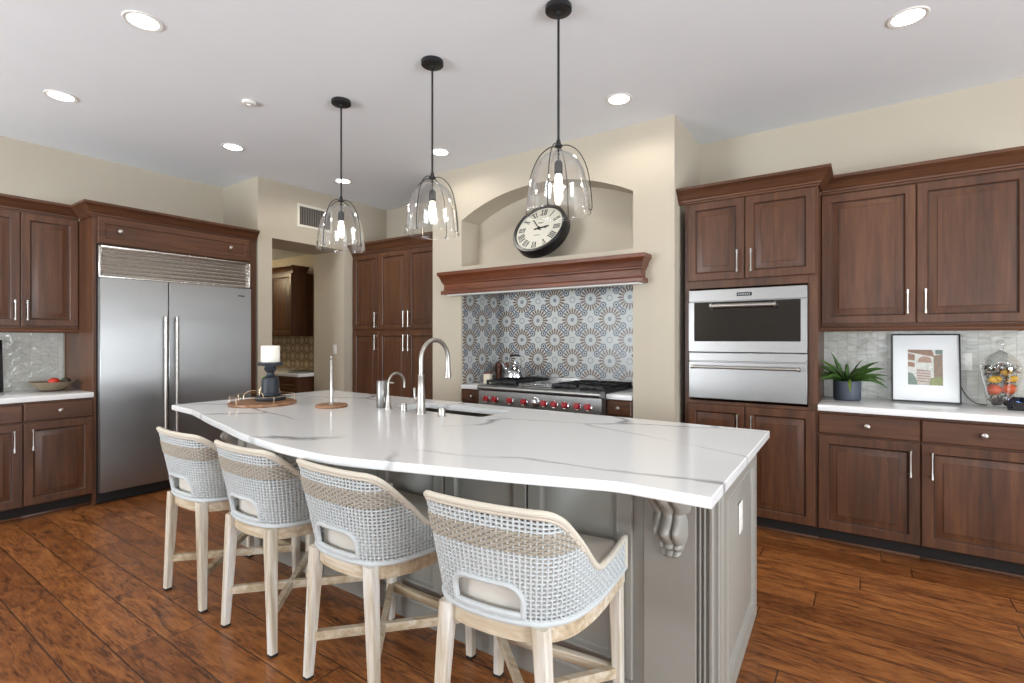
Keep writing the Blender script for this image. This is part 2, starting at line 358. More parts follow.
# range wall with tiled cooking niche below and arched niche above
NX0, NX1, YF, YN, ZN, ZS, YA = -3.22, -1.481, 3.79, 4.40, 1.96, 2.043, 4.055
b = MB(); b.box(-3.60, NX0, YF, 4.62, 0, ZC); b.box(NX1, -1.16, YF, 4.62, 0, ZC); b.box(NX0, NX1, YF, 4.62, ZN, ZS)
b.box(NX0, NX1, YA, 4.62, ZS, ZC); b.box(NX0, NX1, YN + .01, 4.62, 0, ZN)
cxa, hs, rise, spr = (NX0 + NX1) / 2, (NX1 - NX0) / 2, .215, 2.49
ra = (hs * hs + rise * rise) / (2 * rise); th = math.asin(hs / ra)
poly = [(NX0, ZC)] + [(cxa + ra * math.sin(t), spr + rise - ra + ra * math.cos(t)) for t in [(-th + 2 * th * k / 40) for k in range(41)]] + [(NX1, ZC)]
rs = [[(p[0], YF, p[1]) for p in poly], [(p[0], YA, p[1]) for p in poly]]
b.rings(rs, True, True); struct('wall_range', b, 'wall_paint', smooth=20)
# niche tile: left jamb, back, right jamb
b = MB(); b.box(NX0, NX0 + .008, YF + .02, YN, .6, ZN); b.box(NX0, NX1, YN, YN + .01, .6, ZN); b.box(NX1 - .008, NX1, YF + .02, YN, .6, ZN)
o = struct('wall_range_tile', b, 'medallion_tile')
# daylight walls behind and beside the camera, with real openings
b = MB(); b.box(4.42, 4.6, -3.7, -1.35, 0, ZC); b.box(4.42, 4.6, 1.95, 4.8, 0, ZC); b.box(4.42, 4.6, -1.35, 1.95, 2.15, ZC); struct('wall_right', b, 'wall_paint')
b = MB(); b.box(-6.0, -5.55, -3.7, -3.52, 0, ZC); b.box(-3.35, -.45, -3.7, -3.52, 0, ZC); b.box(2.85, 4.6, -3.7, -3.52, 0, ZC)
for x0, x1 in ((-5.55, -3.35), (-.45, 2.85)): b.box(x0, x1, -3.7, -3.52, 0, .38); b.box(x0, x1, -3.7, -3.52, 2.33, ZC)
struct('wall_front', b, 'wall_paint')
# butler's pantry seen through the passage
b = MB(); b.box(-9.2, -5.68, 4.25, 4.37, 0, 2.52); b.box(-9.2, -9.08, 2.0, 4.25, 0, 2.52); b.box(-9.08, -6.0, 1.9, 2.0, 0, 2.52); struct('wall_butler', b, 'wall_paint')
b = MB(); b.box(-9.2, -6.0, 1.9, 4.37, 2.52, 2.6); b.box(-6.0, -5.68, 2.86, 4.37, 2.52, 2.6); struct('ceiling_butler', b, 'ceiling_paint')
l = bpy.data.lights.new('butler_lamp', 'POINT'); l.energy = 22; l.color = (1, .8, .5); l.shadow_soft_size = .08
o = bpy.data.objects.new('butler_lamp', l); C.objects.link(o); o.location = (-7.3, 3.2, 2.3)

# ------------------------------------------------------------------ cabinet pieces
DOOR = [(0, 0, 1), (0, .017), (.004, .021), (.052, .021), (.055, .018), (.059, .009), (.064, .008, 1), (.067, .0085), (.102, .0175), (.1035, .0203), (.106, .0205)]
SLAB = [(0, 0), (0, .015), (.006, .021)]
DRW = [(0, 0), (0, .017), (.005, .021), (.03, .021), (.034, .016), (.044, .014), (.05, .0165)]
CROWN = [(0, 0), (.012, 0), (.012, .012), (.02, .016), (.022, .026), (.027, .03), (.036, .042), (.05, .066), (.064, .082), (.072, .086), (.078, .092), (.078, .11), (0, .11)]
def door(root, x0, x1, z0, z1, y, prof=DOOR, name='door', mat='wood_v'):
    g = .0025; return MB().panel(x0 + g, x1 - g, z0 + g, z1 - g, y, prof).build(name, [mat, 'wood_glaze'], root, 30)
def handle(par, x, z, y, L=.15):
    b = MB(); yo = y - .034
    b.tube([(x, yo, z - L / 2 - .004), (x, yo, z - L / 2 + .012), (x, yo, z - L / 2 + .03), (x, yo, z), (x, yo, z + L / 2 - .03), (x, yo, z + L / 2 - .012), (x, yo, z + L / 2 + .004)], [.0078, .0072, .0052, .0052, .0052, .0072, .0078], 10)
    for q in (-1, 1): b.tube([(x, y + .0005, z + q * (L / 2 - .008)), (x, y - .006, z + q * (L / 2 - .008)), (x, yo, z + q * (L / 2 - .008))], [.009, .006, .005], 10)
    return b.build('handle', 'nickel', par)
def knob(par, x, z, y, r=.017):
    b = MB(); b.lathe([(.0, 0), (.007, 0), (.006, .012), (r * .8, .016), (r, .02), (r * .92, .026), (r * .5, .031), (0, .032)], x, y, z, 20, Matrix.Rotation(R(90), 4, 'X'), False)
    return b.build('knob', 'nickel', par)
def carcass(root, x0, x1, y0, y1, z0, z1, name='body'):
    return MB().box(x0, x1, y0, y1, z0, z1, .0015, 1).build(name, 'wood_v', root, 0)
def base_unit(label, x0, x1, hs_, loc, rz, depth, ztop=.872, group=None):
    t = thing('base_cabinet', label, 'cabinet', loc, rz, group)
    carcass(t, x0, x1, 0, depth, .10, ztop)
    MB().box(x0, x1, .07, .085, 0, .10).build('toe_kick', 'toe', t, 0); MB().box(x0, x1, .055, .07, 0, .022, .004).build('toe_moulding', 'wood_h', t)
    d = door(t, x0, x1, .725, ztop - .012, 0, SLAB, 'drawer', 'wood_h'); knob(d, (x0 + x1) / 2, .795, -.021)
    d = door(t, x0, x1, .105, .718, 0); handle(d, x1 - .05 if hs_ > 0 else x0 + .05, .595, -.021)
    return t

# ------------------------------------------------------------------ right-hand run (faces -y): local x = world x, local y into wall
LR = (0, 3.90, 0)
base_unit('dark wood base cabinet under the potted plant, beside the oven tower', -.2535, .273, 1, LR, 0, .597)
base_unit('dark wood base cabinet under the fruit jar and picture, at the right edge', .273, .83, -1, LR, 0, .597)
b = MB(); b.box(-.2535, .84, 3.87, 4.498, .874, .914, .003); tag(b.build('countertop', 'quartz_counter'), 'white quartz counter slab carrying the plant, framed picture and fruit jar', 'countertop')
b = MB(); b.box(-.2535, .84, 4.488, 4.5, .914, 1.40); struct('wall_back_tile', b, 'pearl_tile')
t = thing('wall_cabinet', 'wide dark wood upper cabinet with two doors above the plant and picture', 'cabinet', (0, 4.17, 0))
carcass(t, -.2525, .80, 0, .328, 1.43, 2.345)
MB().crown(-.2525, .80, -.001, .328, 1.392, [(0, 0), (.018, 0), (.022, .006), (.022, .022), (.012, .03), (.008, .04), (0, .04)], False, True).build('light_rail', 'wood_h', t)
d = door(t, -.2525, .269, 1.44, 2.335, 0); handle(d, .224, 1.58, -.021, .145)
d = door(t, .269, .80, 1.44, 2.335, 0); handle(d, .314, 1.58, -.021, .145)
MB().crown(-.2525, .80, -.001, .328, 2.343, CROWN, False, True).build('crown_moulding', 'wood_h', t)

t = thing('oven_cabinet', 'tall dark wood cabinet tower built around the wall oven', 'cabinet', LR)
XL, XR = -1.115, -.254
for x0, x1 in ((XL, -1.078), (-.310, XR)): carcass(t, x0, x1, 0, .597, .10, 2.35, 'side_panel')
carcass(t, -1.078, -.310, 0, .597, .10, .888); carcass(t, -1.078, -.310, 0, .597, 1.712, 2.35, 'upper_body')
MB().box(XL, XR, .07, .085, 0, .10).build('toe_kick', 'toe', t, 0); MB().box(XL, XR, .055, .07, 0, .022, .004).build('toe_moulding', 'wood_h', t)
xm = (XL + XR) / 2 - .012
for z0, z1, hz in ((1.765, 2.343, 1.89), (.105, .868, .73)):
    d = door(t, XL + .025, xm, z0, z1, 0); handle(d, xm - .045, hz, -.021)
    d = door(t, xm, XR - .012, z0, z1, 0); handle(d, xm + .045, hz, -.021)
MB().crown(-1.158, XR, -.001, .19, 2.348, CROWN, False, True).build('crown_moulding', 'wood_h', t)

t = thing('wall_oven', 'built-in stainless wall oven with a black glass window and bar handle', 'oven', LR)
ox0, ox1 = -1.076, -.312
MB().box(ox0, ox1, -.018, .5, 1.246, 1.697, .002).build('body', 'steel', t, 20)
MB().box(ox0, ox1, -.034, -.018, 1.612, 1.697, .003).build('control_panel', 'steel', t, 20)
p = MB().box(-.745, -.648, -.036, -.034, 1.643, 1.668).build('display', 'dark_glass', t, 0)
b = MB()
for k in range(7): b.box(-.738 + k * .012, -.731 + k * .012, -.0365, -.036, 1.650, 1.661)
b.build('display_digits', 'display_digits', p, 0)
b = MB(); b.box(ox0, -1.038, -.036, -.018, 1.25, 1.607); b.box(-.350, ox1, -.036, -.018, 1.25, 1.607); b.box(-1.038, -.350, -.036, -.018, 1.25, 1.323); 
d = b.build('door', 'steel', t, 0)
MB().box(-1.038, -.350, -.033, -.02, 1.323, 1.607).build('door_glass', 'dark_glass', d, 0)
b = MB(); b.tube([(-.915, -.085, 1.575), (-.902, -.085, 1.575), (-.9, -.085, 1.575), (-.505, -.085, 1.575), (-.503, -.085, 1.575), (-.49, -.085, 1.575)], [.02, .02, .015, .015, .02, .02], 16)
for x in (-.905, -.5): b.tube([(x, -.036, 1.575), (x, -.085, 1.575)], .01, 10)
b.build('handle', 'nickel', d)
t = thing('warming_drawer', 'stainless warming drawer directly beneath the wall oven', 'drawer', LR)
MB().box(ox0, ox1, -.016, .5, .906, 1.243, .002).build('body', 'steel', t, 20)
MB().box(ox0, ox1, -.03, -.016, 1.181, 1.24, .003).build('trim_panel', 'steel', t, 20)
d = MB().box(ox0, ox1, -.036, -.016, .908, 1.174, .003).build('drawer_front', 'steel', t, 20)
b = MB(); b.tube([(-1.05, -.08, 1.138), (-1.03, -.08, 1.138), (-1.028, -.08, 1.138), (-.368, -.08, 1.138), (-.366, -.08, 1.138), (-.348, -.08, 1.138)], [.014, .014, .011, .011, .014, .014], 16)
for x in (-1.04, -.357): b.tube([(x, -.036, 1.138), (x, -.08, 1.138)], .008, 10)
b.build('handle', 'nickel', d)

# ------------------------------------------------------------------ left-hand run (faces +x): local x = world y, local y = -(world x + 5.10)
LL, RL = (-5.10, 0, 0), R(90)
base_unit('dark wood base cabinet under the fruit bowl, beside the refrigerator', 1.036, 1.4525, -1, LL, RL, .697)
base_unit('dark wood base cabinet cut off by the left edge of the picture', .56, 1.036, 1, LL, RL, .697)
b = MB(); b.box(-5.798, -5.075, .56, 1.4525, .874, .914, .003); tag(b.build('countertop', 'quartz_counter'), 'white counter slab under the fruit bowl, left of the refrigerator', 'countertop')
b = MB(); b.box(-5.80, -5.788, .56, 1.44, .914, 1.40); struct('wall_left_tile', b, 'pearl_tile')
t = thing('wall_cabinet', 'narrow two-door dark wood upper cabinet left of the refrigerator', 'cabinet', (-5.45, 0, 0), RL)
carcass(t, .70, 1.4515, 0, .348, 1.43, 2.345)
MB().crown(.70, 1.4515, -.001, .3, 1.39, [(0, 0), (.018, 0), (.022, .006), (.022, .022), (.012, .03), (.008, .04), (0, .04)], False, False).build('light_rail', 'wood_h', t)
d = door(t, .70, 1.093, 1.44, 2.335, 0); handle(d, 1.058, 1.565, -.021, .15)
d = door(t, 1.093, 1.4515, 1.44, 2.335, 0); handle(d, 1.128, 1.565, -.021, .15)
MB().crown(.70, 1.4515, -.001, .3, 2.333, CROWN, False, False).build('crown_moulding', 'wood_h', t)

t = thing('refrigerator_cabinet', 'dark wood surround with crown moulding boxed around the refrigerator', 'cabinet', LL, RL)
carcass(t, 1.4525, 1.476, 0, .69, 0, 2.33, 'side_panel'); carcass(t, 2.718, 2.785, 0, .69, 0, 2.33, 'side_panel'); carcass(t, 1.476, 2.718, 0, .69, 2.108, 2.33)
d = door(t, 1.478, 2.716, 2.112, 2.328, 0, [(0, 0), (0, .017), (.004, .021), (.045, .021), (.049, .015), (.058, .013), (.064, .0135)], 'drawer', 'wood_h')
knob(d, 1.627, 2.228, -.014, .019); knob(d, 2.523, 2.228, -.014, .019)
MB().crown(1.4525, 2.785, -.001, .268, 2.326, CROWN, True, False).build('crown_moulding', 'wood_h', t)

t = thing('refrigerator', 'wide built-in stainless steel refrigerator with two tall doors', 'refrigerator', LL, RL)
MB().box(1.480, 2.714, .0, .66, .012, 2.10, .002).build('body', 'black_metal', t, 0)
b = MB(); b.box(1.480, 2.714, -.004, 0, 1.845, 2.10)
for k in range(7):
    z = 1.858 + k * .034
    b.prism([(-.002, z), (-.034, z), (-.036, z + .003), (-.016, z + .029), (-.002, z + .029)], 'x', 1.498, 2.696)
b.box(1.480, 1.498, -.036, 0, 1.845, 2.10, .002); b.box(2.696, 2.714, -.036, 0, 1.845, 2.10, .002); b.box(1.480, 2.714, -.036, 0, 2.088, 2.10, .002); b.box(1.480, 2.714, -.036, 0, 1.843, 1.853, .002)
b.build('grille', 'steel_grille', t, 30)
for x0, x1, hx in ((1.484, 1.9725, 1.935), (1.9775, 2.712, 2.022)):
    d = MB().box(x0, x1, -.05, 0, .098, 1.84, .004).build('door', 'steel_fridge', t, 20)
    b = MB(); b.tube([(hx, -.105, .50), (hx, -.105, 1.535)], .0145, 16)
    for z in (.53, 1.505): b.tube([(hx, -.05, z), (hx, -.105, z)], .009, 10)
    b.build('handle', 'nickel', d)
    if x1 > 2.5: MB().box(2.58, 2.645, -.052, -.05, 1.758, 1.768).build('badge', 'black_metal', d, 0)
MB().box(1.484, 2.712, .03, .04, .0, .094).build('toe_grille', 'black_metal', t, 0)

# ------------------------------------------------------------------ pantry cabinet (faces -y)
t = thing('pantry_cabinet', 'tall six-door dark wood pantry cabinet recessed left of the range wall', 'cabinet', (0, 3.97, 0))
carcass(t, -5.088, -3.602, 0, .528, .10, 2.34); MB().box(-5.088, -3.602, .07, .085, 0, .1).build('toe_kick', 'toe', t, 0)
xs_ = [-5.06, -4.598, -4.128, -3.66]
for z0, z1, hz in ((.11, 1.432, 1.30), (1.448, 2.33, 1.56)):
    for k in range(3):
        d = door(t, xs_[k], xs_[k + 1], z0, z1, 0); handle(d, (xs_[k + 1] - .037) if k < 2 else xs_[k] + .037, hz, -.021, .17)
MB().crown(-5.088, -3.602, -.001, .3, 2.335, [(o * 1.0, u * 1.15) for o, u in CROWN], False, False).build('crown_moulding', 'wood_h', t)

# ------------------------------------------------------------------ hood mantel
t = thing('hood_mantel', 'long carved dark wood mantel shelf above the tiled range niche', 'mantel', (0, YF, 0))
PR = [(0, 0), (.022, 0), (.025, .004), (.025, .030), (.02, .036), (.01, .040), (.004, .044), (.002, .095), (.008, .1), (.014, .104), (.014, .114), (.02, .118), (.024, .13), (.03, .15), (.04, .172), (.046, .178), (.052, .184), (.052, .212), (0, .212)]
MB().crown(-3.352, -1.385, -.098, .0, 1.768, PR, True, True).build('moulding', 'mantel_wood', t, 25)
b = MB(); b.box(-3.352, -1.385, -.098, -.001, 1.768, 1.979); b.build('core', 'mantel_wood', t, 0)
MB().box(-3.33, -1.40, -.085, -.002, 1.758, 1.768).build('liner', 'white_plastic', t, 0)
# ------------------------------------------------------------------ range niche
def drawer_base(label, x0, x1):
    t = thing('base_cabinet', label, 'cabinet', (0, 3.80, 0))
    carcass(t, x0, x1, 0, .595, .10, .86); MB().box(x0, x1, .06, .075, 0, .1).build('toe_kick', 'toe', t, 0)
    d = door(t, x0, x1, .735, .855, 0, SLAB, 'drawer', 'wood_h'); knob(d, (x0 + x1) / 2, .795, -.021, .016)
    d = door(t, x0, x1, .11, .728, 0); handle(d, x1 - .04 if x0 < -2 else x0 + .04, .62, -.021)
drawer_base('narrow dark wood cabinet left of the range', NX0 + .009, -2.936)
drawer_base('narrow dark wood cabinet right of the range', -1.699, NX1 - .009)
b = MB(); b.box(NX0 + .009, -2.936, 3.772, 4.399, .862, .9, .003); tag(b.build('countertop', 'quartz_counter'), 'small white counter slab left of the range, under the pepper mills', 'countertop')
b = MB(); b.box(-1.699, NX1 - .009, 3.772, 4.399, .862, .9, .003); tag(b.build('countertop', 'quartz_counter'), 'small white counter slab right of the range', 'countertop')
t = thing('range', 'stainless professional gas range with a row of red knobs', 'range', (0, 3.70, 0))
x0, x1 = -2.932, -1.703
MB().box(x0, x1, .06, .68, .12, .905, .003).build('body', 'steel', t, 20)
b = MB(); b.rings([[(x, y, z) for y, z in [(.06, .872), (-.012, .874), (-.028, .882), (-.033, .896), (-.028, .91), (-.012, .918), (.06, .92)]] for x in (x0, x1)]); b.build('bullnose', 'steel', t, 40)
b = MB(); b.rings([[(x, y, z) for y, z in [(.06, .74), (-.006, .742), (.001, .868), (.06, .87)]] for x in (x0, x1)]); b.build('control_panel', 'steel', t, 20)
for kx in (-2.837, -2.743, -2.577, -2.428, -2.228, -2.126, -2.026, -1.913, -1.818):
    mx = Matrix.Rotation(R(80), 4, 'X')
    k = MB().lathe([(0, 0), (.034, 0), (.034, .006), (.03, .01), (0, .01)], kx, -.003, .795, 24, mx, False).build('knob_bezel', 'chrome', t)
    MB().lathe([(.02, .008), (.026, .012), (.026, .03), (.022, .036), (0, .037)], kx, -.003, .795, 20, mx, False).build('knob', 'red_plastic', k)
MB().lathe([(0, 0), (.045, 0), (.045, .006), (.03, .01), (.02, .025), (0, .027)], -2.318, -.003, .80, 24, Matrix.Rotation(R(80), 4, 'X'), False).build('dial', 'chrome', t)
MB().box(x0, x1, .06, .68, .905, .915, .002).build('cooktop', 'black_iron', t, 0)
MB().box(x0, x1, .655, .69, .915, .965, .004).build('back_guard', 'steel', t, 20)
MB().box(-2.56, -2.215, .1, .64, .915, .945, .004).build('griddle', 'chrome', t, 20)
def grate(gx0, gx1):
    b = MB(); z0, z1 = .935, .957
    for y in (.09, .365, .63): b.box(gx0, gx1, y, y + .016, z0, z1, .002)
    n = max(3, int((gx1 - gx0) / .075))
    for k in range(n + 1):
        x = gx0 + (gx1 - gx0 - .014) * k / n; b.box(x, x + .014, .09, .646, z0, z1, .002)
    for x in (gx0, gx1 - .02):
        for y in (.09, .63): b.box(x, x + .02, y, y + .016, .915, z0)
    g = b.build('burner_grate', 'black_iron', t, 0)
    for y in (.22, .5):
        MB().lathe([(0, .915), (.05, .915), (.048, .925), (.035, .927), (.033, .934), (0, .934)], (gx0 + gx1) / 2, y, 0, 20, None, False).build('burner', 'black_iron', g)
grate(-2.915, -2.57); grate(-2.205, -1.965); grate(-1.96, -1.72)
MB().box(x0 + .01, x1 - .01, .03, .06, .16, .72, .004).build('oven_door', 'steel', t, 20)
MB().box(x0 + .02, x1 - .02, .1, .12, 0, .12).build('toe_kick', 'toe', t, 0)
for lx in (-2.9, -1.74):
    pass
# things in the niche
t = thing('kettle', 'polished steel kettle with a black handle on the left burners', 'kettle', (-2.80, 4.10, .9575))
MB().lathe([(0, 0), (.1, 0), (.112, .012), (.113, .03), (.1, .07), (.078, .1), (.05, .115), (.046, .12), (0, .122)], n=32, cap=False).build('body', 'chrome', t)
k = MB().lathe([(.048, .119), (.045, .128), (.02, .136), (.007, .138), (.007, .15), (.013, .155), (.012, .168), (0, .17)], n=24, cap=False).build('lid', 'chrome', t)
MB().tube([(-.075, 0, .06), (-.115, 0, .085), (-.14, 0, .125), (-.155, 0, .145)], [.03, .022, .016, .013], 12).build('spout', 'chrome', t)
b = MB(); b.tube([(-.06, 0, .10), (-.07, 0, .16), (-.062, 0, .205), (-.05, 0, .218)], .005, 8); b.tube([(.06, 0, .10), (.07, 0, .16), (.062, 0, .205), (.05, 0, .218)], .005, 8)
h = b.build('bail', 'chrome', t); MB().tube([(-.058, 0, .216), (-.045, 0, .222), (0, 0, .224), (.045, 0, .222), (.058, 0, .216)], [.009, .011, .012, .011, .009], 12).build('grip', 'black_plastic', t)
def mill(x, y, lab, s=1, light=False):
    t = thing('pepper_mill', lab, 'pepper mill', (x, y, .90))
    MB().lathe([(0, 0), (.03 * s, 0), (.031 * s, .01), (.025 * s, .03), (.02 * s, .07), (.026 * s, .12), (.022 * s, .14), (0, .14)], n=20, cap=False).build('body', 'mill_wood', t)
    MB().lathe([(0, .14), (.024 * s, .14), (.03 * s, .16), (.027 * s, .18), (.012 * s, .192), (.006, .194), (.008, .203), (0, .207)], n=20, cap=False).build('head', 'mill_wood', t)
mill(-3.165, 4.33, 'left of two dark wooden mills in the niche corner', 1.3); mill(-3.06, 4.33, 'right of two dark wooden mills, nearer the kettle', 1.3)
t = thing('lidded_jar', 'small cream jar with a dark lid on the counter left of the range', 'jar', (-3.075, 4.02, .90))
MB().lathe([(0, 0), (.04, 0), (.044, .005), (.044, .095), (0, .095)], n=24, cap=False).build('body', 'cup_ceramic', t)
MB().lathe([(0, .095), (.046, .095), (.046, .108), (.02, .112), (0, .112)], n=24, cap=False).build('lid', 'mill_wood', t)
t = thing('spatula', 'black-handled spatula leaning in the right corner of the range niche', 'spatula', (-1.60, 4.31, .90))
MB().tube([(.05, 0, .10), (0, 0, .2), (-.09, 0, .30)], [.005, .007, .011], 10).build('handle', 'black_plastic', t); MB().box(.0, .08, -.004, .004, .0, .11, .003).build('blade', 'black_plastic', t)

# wall clock leaning on the niche sill
t = thing('wall_clock', 'round black-rimmed clock with roman numerals leaning in the arched niche', 'clock', (-2.366, 3.84, 2.317)); t.rotation_euler = (-R(90) * 0 - .502, 0, 0)
# local: x right, z up along the face, -y out of the face
RX = Matrix.Rotation(R(90), 4, 'X')
MB().lathe([(.228, .004), (.232, .012), (.258, .012), (.262, .004), (.262, -.085), (.24, -.09), (0, -.09), (0, -.004), (.228, -.004)], n=64, mx=RX, cap=False).build('rim', 'black_plastic', t, 40)
MB().lathe([(0, .0005), (.2295, .0005), (.2295, -.003), (0, -.003)], n=64, mx=RX, cap=False).build('face', 'clock_face', t, 0)
b = MB()
def stroke(p, q, wd, yy=-.0025):
    p, q = Vector(p), Vector(q); d = (q - p).normalized(); n_ = Vector((-d.y, d.x)) * wd / 2
    pts = [p - n_, q - n_, q + n_, p + n_]
    b.rings([[(v.x, -.0004, v.y) for v in pts], [(v.x, yy, v.y) for v in pts]])
ROM = {1: 'I', 2: 'II', 3: 'III', 4: 'IIII', 5: 'V', 6: 'VI', 7: 'VII', 8: 'VIII', 9: 'IX', 10: 'X', 11: 'XI', 12: 'XII'}
for h, s_ in ROM.items():
    an = math.pi / 2 - h * math.pi / 6; rad = Vector((math.cos(an), math.sin(an))); tan = Vector((rad.y, -rad.x))
    wds = {'I': .017, 'V': .034, 'X': .034}; W_ = sum(wds[c] for c in s_); u = -W_ / 2
    for c in s_:
        cw = wds[c]; c0 = rad * .178 + tan * (u + cw / 2); hh = .03; P_ = lambda dx, dz: c0 + tan * dx + rad * dz
        if c == 'I': stroke(P_(0, -hh), P_(0, hh), .0085)
        if c == 'V': stroke(P_(-.012, hh), P_(0, -hh), .0085); stroke(P_(.012, hh), P_(0, -hh), .004)
        if c == 'X': stroke(P_(-.012, hh), P_(.012, -hh), .0085); stroke(P_(.012, hh), P_(-.012, -hh), .004)
        for dz in (-hh, hh):
            if not (c == 'V' and dz < 0): stroke(P_(-cw * .42, dz), P_(cw * .42, dz), .003)
        u += cw
b.build('numerals', 'black_plastic', t, 0)
b = MB(); stroke((-.03, .066), (.03, .066), .004); stroke((-.02, .056), (.02, .056), .003); stroke((-.03, -.075), (.03, -.075), .004)
b.build('dial_lettering', 'black_metal', t, 0)
b = MB()
a_ = R(90 + 41)
stroke((-.03 * math.cos(a_), -.03 * math.sin(a_)), (.14 * math.cos(a_), .14 * math.sin(a_)), .008, -.006); b.build('minute_hand', 'black_plastic', t, 0)
b = MB(); a_ = R(8); stroke((-.05, -.008), (.095 * math.cos(a_), .095 * math.sin(a_)), .008, -.009); stroke((.055, .0), (.07, .018), .006, -.009); stroke((.055, .0), (.07, -.006), .006, -.009); b.build('hour_hand', 'black_plastic', t, 0)
MB().lathe([(0, .012), (.014, .012), (.014, 0), (0, 0)], n=20, mx=RX, cap=False).build('hub', 'black_plastic', t)

# ------------------------------------------------------------------ island
ZI, ZB = .90, .866
xl, xr0, xr1, yb0, yf0 = -3.81, -.349, -.376, 2.712, 1.478
FR = [(xl, 1.508), (-3.46, 1.480)]                                          # bowed seating edge, left to right
arc = [(-3.46, 1.480), (-3.25, 1.432), (-2.98, 1.366), (-2.70, 1.306), (-2.40, 1.240), (-2.12, 1.200), (-1.85, 1.184), (-1.62, 1.196), (-1.32, 1.276), (-1.10, 1.335), (-.92, 1.385), (-.76, 1.436), (-.66, 1.468), (-.60, 1.478)]
def cat(pts, sub=6):
    out = []
    for i in range(len(pts) - 1):
        p0, p1, p2, p3 = pts[max(i - 1, 0)], pts[i], pts[i + 1], pts[min(i + 2, len(pts) - 1)]
        for k in range(sub):
            t_ = k / sub
            out.append(tuple(.5 * (2 * p1[j] + (p2[j] - p0[j]) * t_ + (2 * p0[j] - 5 * p1[j] + 4 * p2[j] - p3[j]) * t_ ** 2 + (3 * p1[j] - p0[j] - 3 * p2[j] + p3[j]) * t_ ** 3) for j in range(len(p1))))
    out.append(pts[-1]); return out
outer = [(xl, 1.508)] + cat(arc) + [(xr0, yf0), (xr1, yb0), (xl, yb0 + .01)]
SX0, SX1, SY0, SY1 = -2.50, -1.775, 2.265, 2.56
hole = []
for cx_, cy_, a0 in ((SX1 - .03, SY1 - .03, 0), (SX0 + .03, SY1 - .03, 90), (SX0 + .03, SY0 + .03, 180), (SX1 - .03, SY0 + .03, 270)):
    for k in range(5): hole.append((cx_ + .03 * math.cos(R(a0 + k * 22.5)), cy_ + .03 * math.sin(R(a0 + k * 22.5))))
def inset(poly, d):
    n = len(poly); out = []
    for i in range(n):
        p, q, r_ = Vector(poly[i - 1]), Vector(poly[i]), Vector(poly[(i + 1) % n])
        n1 = (q - p).normalized(); n2 = (r_ - q).normalized(); n1 = Vector((-n1.y, n1.x)); n2 = Vector((-n2.y, n2.x)); m_ = n1 + n2
        out.append(tuple(q + m_ * (d / max(.3, m_.dot(n1)))))
    return out
b = MB(); bm = b.bm
ins = inset(outer, .003)
levels = [(ins, ZB), (outer, ZB + .003), (outer, ZI - .003), (ins, ZI)]
b.rings([[(x, y, z) for x, y in P_] for P_, z in levels], False, False)
b.rings([[(x, y, z) for x, y in hole] for z in (ZB, ZI)], False, False)
bmesh.ops.remove_doubles(bm, verts=bm.verts[:], dist=1e-6)
for z in (ZB, ZI):
    es = [e for e in bm.edges if all(abs(v.co.z - z) < 1e-5 for v in e.verts)]
    bmesh.ops.triangle_fill(bm, edges=es, use_beauty=True, use_dissolve=False)
tag(b.build('island_countertop', 'quartz', None, 40), 'large white veined quartz top with a bowed seating edge on the island', 'countertop')

t = thing('kitchen_island', 'grey panelled kitchen island body under the bowed white top', 'island', (0, 0, 0))
bx0, by0, by1 = -3.52, 1.745, 2.66
def sx(y): return -.402 - (y - 1.745) * .0353                              # right flank, very slightly skewed
b = MB(); b.prism([(bx0, by0), (sx(by0), by0), (sx(by1), by1), (bx0, by1)], 'z', .0, ZB - .0005)
# hollow for the sink: body is capped lower under it
b2 = MB(); pc = [(bx0, by0), (sx(by0), by0), (sx(by1), by1), (bx0, by1)]
b.bm.free(); b = MB()
b.prism([(bx0, by0), (sx(by0), by0), (sx(2.2), 2.2), (bx0, 2.2)], 'z', 0, ZB - .0005); b.prism([(bx0, 2.2), (sx(2.2), 2.2), (sx(by1), by1), (bx0, by1)], 'z', 0, .60)
b.prism([(bx0, 2.2), (-2.56, 2.2), (-2.56, by1), (bx0, by1)], 'z', .60, ZB - .0005); b.prism([(-1.72, 2.2), (sx(2.2), 2.2), (sx(by1), by1), (-1.72, by1)], 'z', .60, ZB - .0005); b.box(-2.56, -1.72, 2.63, by1, .60, ZB - .0005)
b.build('body', 'grey_paint', t, 0)
IP = [(0, 0), (0, .013), (.004, .017), (.05, .017), (.054, .019), (.06, .018), (.064, .010), (.068, .003), (.078, .002), (.082, .004), (.118, .013), (.122, .0145)]
u = -.675
while u - .45 > -3.5:
    MB().panel(u - .45 + .004, u - .004, .125, .855, by0 + .0005, IP).build('panel', 'grey_paint', t, 30); u -= .45
b = MB(); b.panel(-.638, -.458, .125, .862, by0 + .0005, [(0, 0), (0, .012), (.003, .015)])
for q0, q1 in ((-.452, -.442), (-.437, -.427), (-.420, -.404)): b.panel(q0, q1, .125, .862, by0 + .0005, [(0, 0), (0, .008), (.002, .013), (.0045, .015)])
b.build('pilaster', 'grey_paint', t, 30)
MB().panel(bx0 + .005, u - .004, .125, .858, by0 + .0005, [(0, 0), (0, .008), (.003, .010), (.022, .010), (.026, .006), (.03, .006)]).build('pilaster', 'grey_paint', t, 30)
b = MB(); b.rings([[(x, by0 + .0005 - o, z) for o, z in [(0, 0), (.018, 0), (.018, .09), (.012, .1), (.009, .112), (0, .12)]] for x in (bx0, sx(by0))]); b.build('base_moulding', 'grey_paint', t, 30)
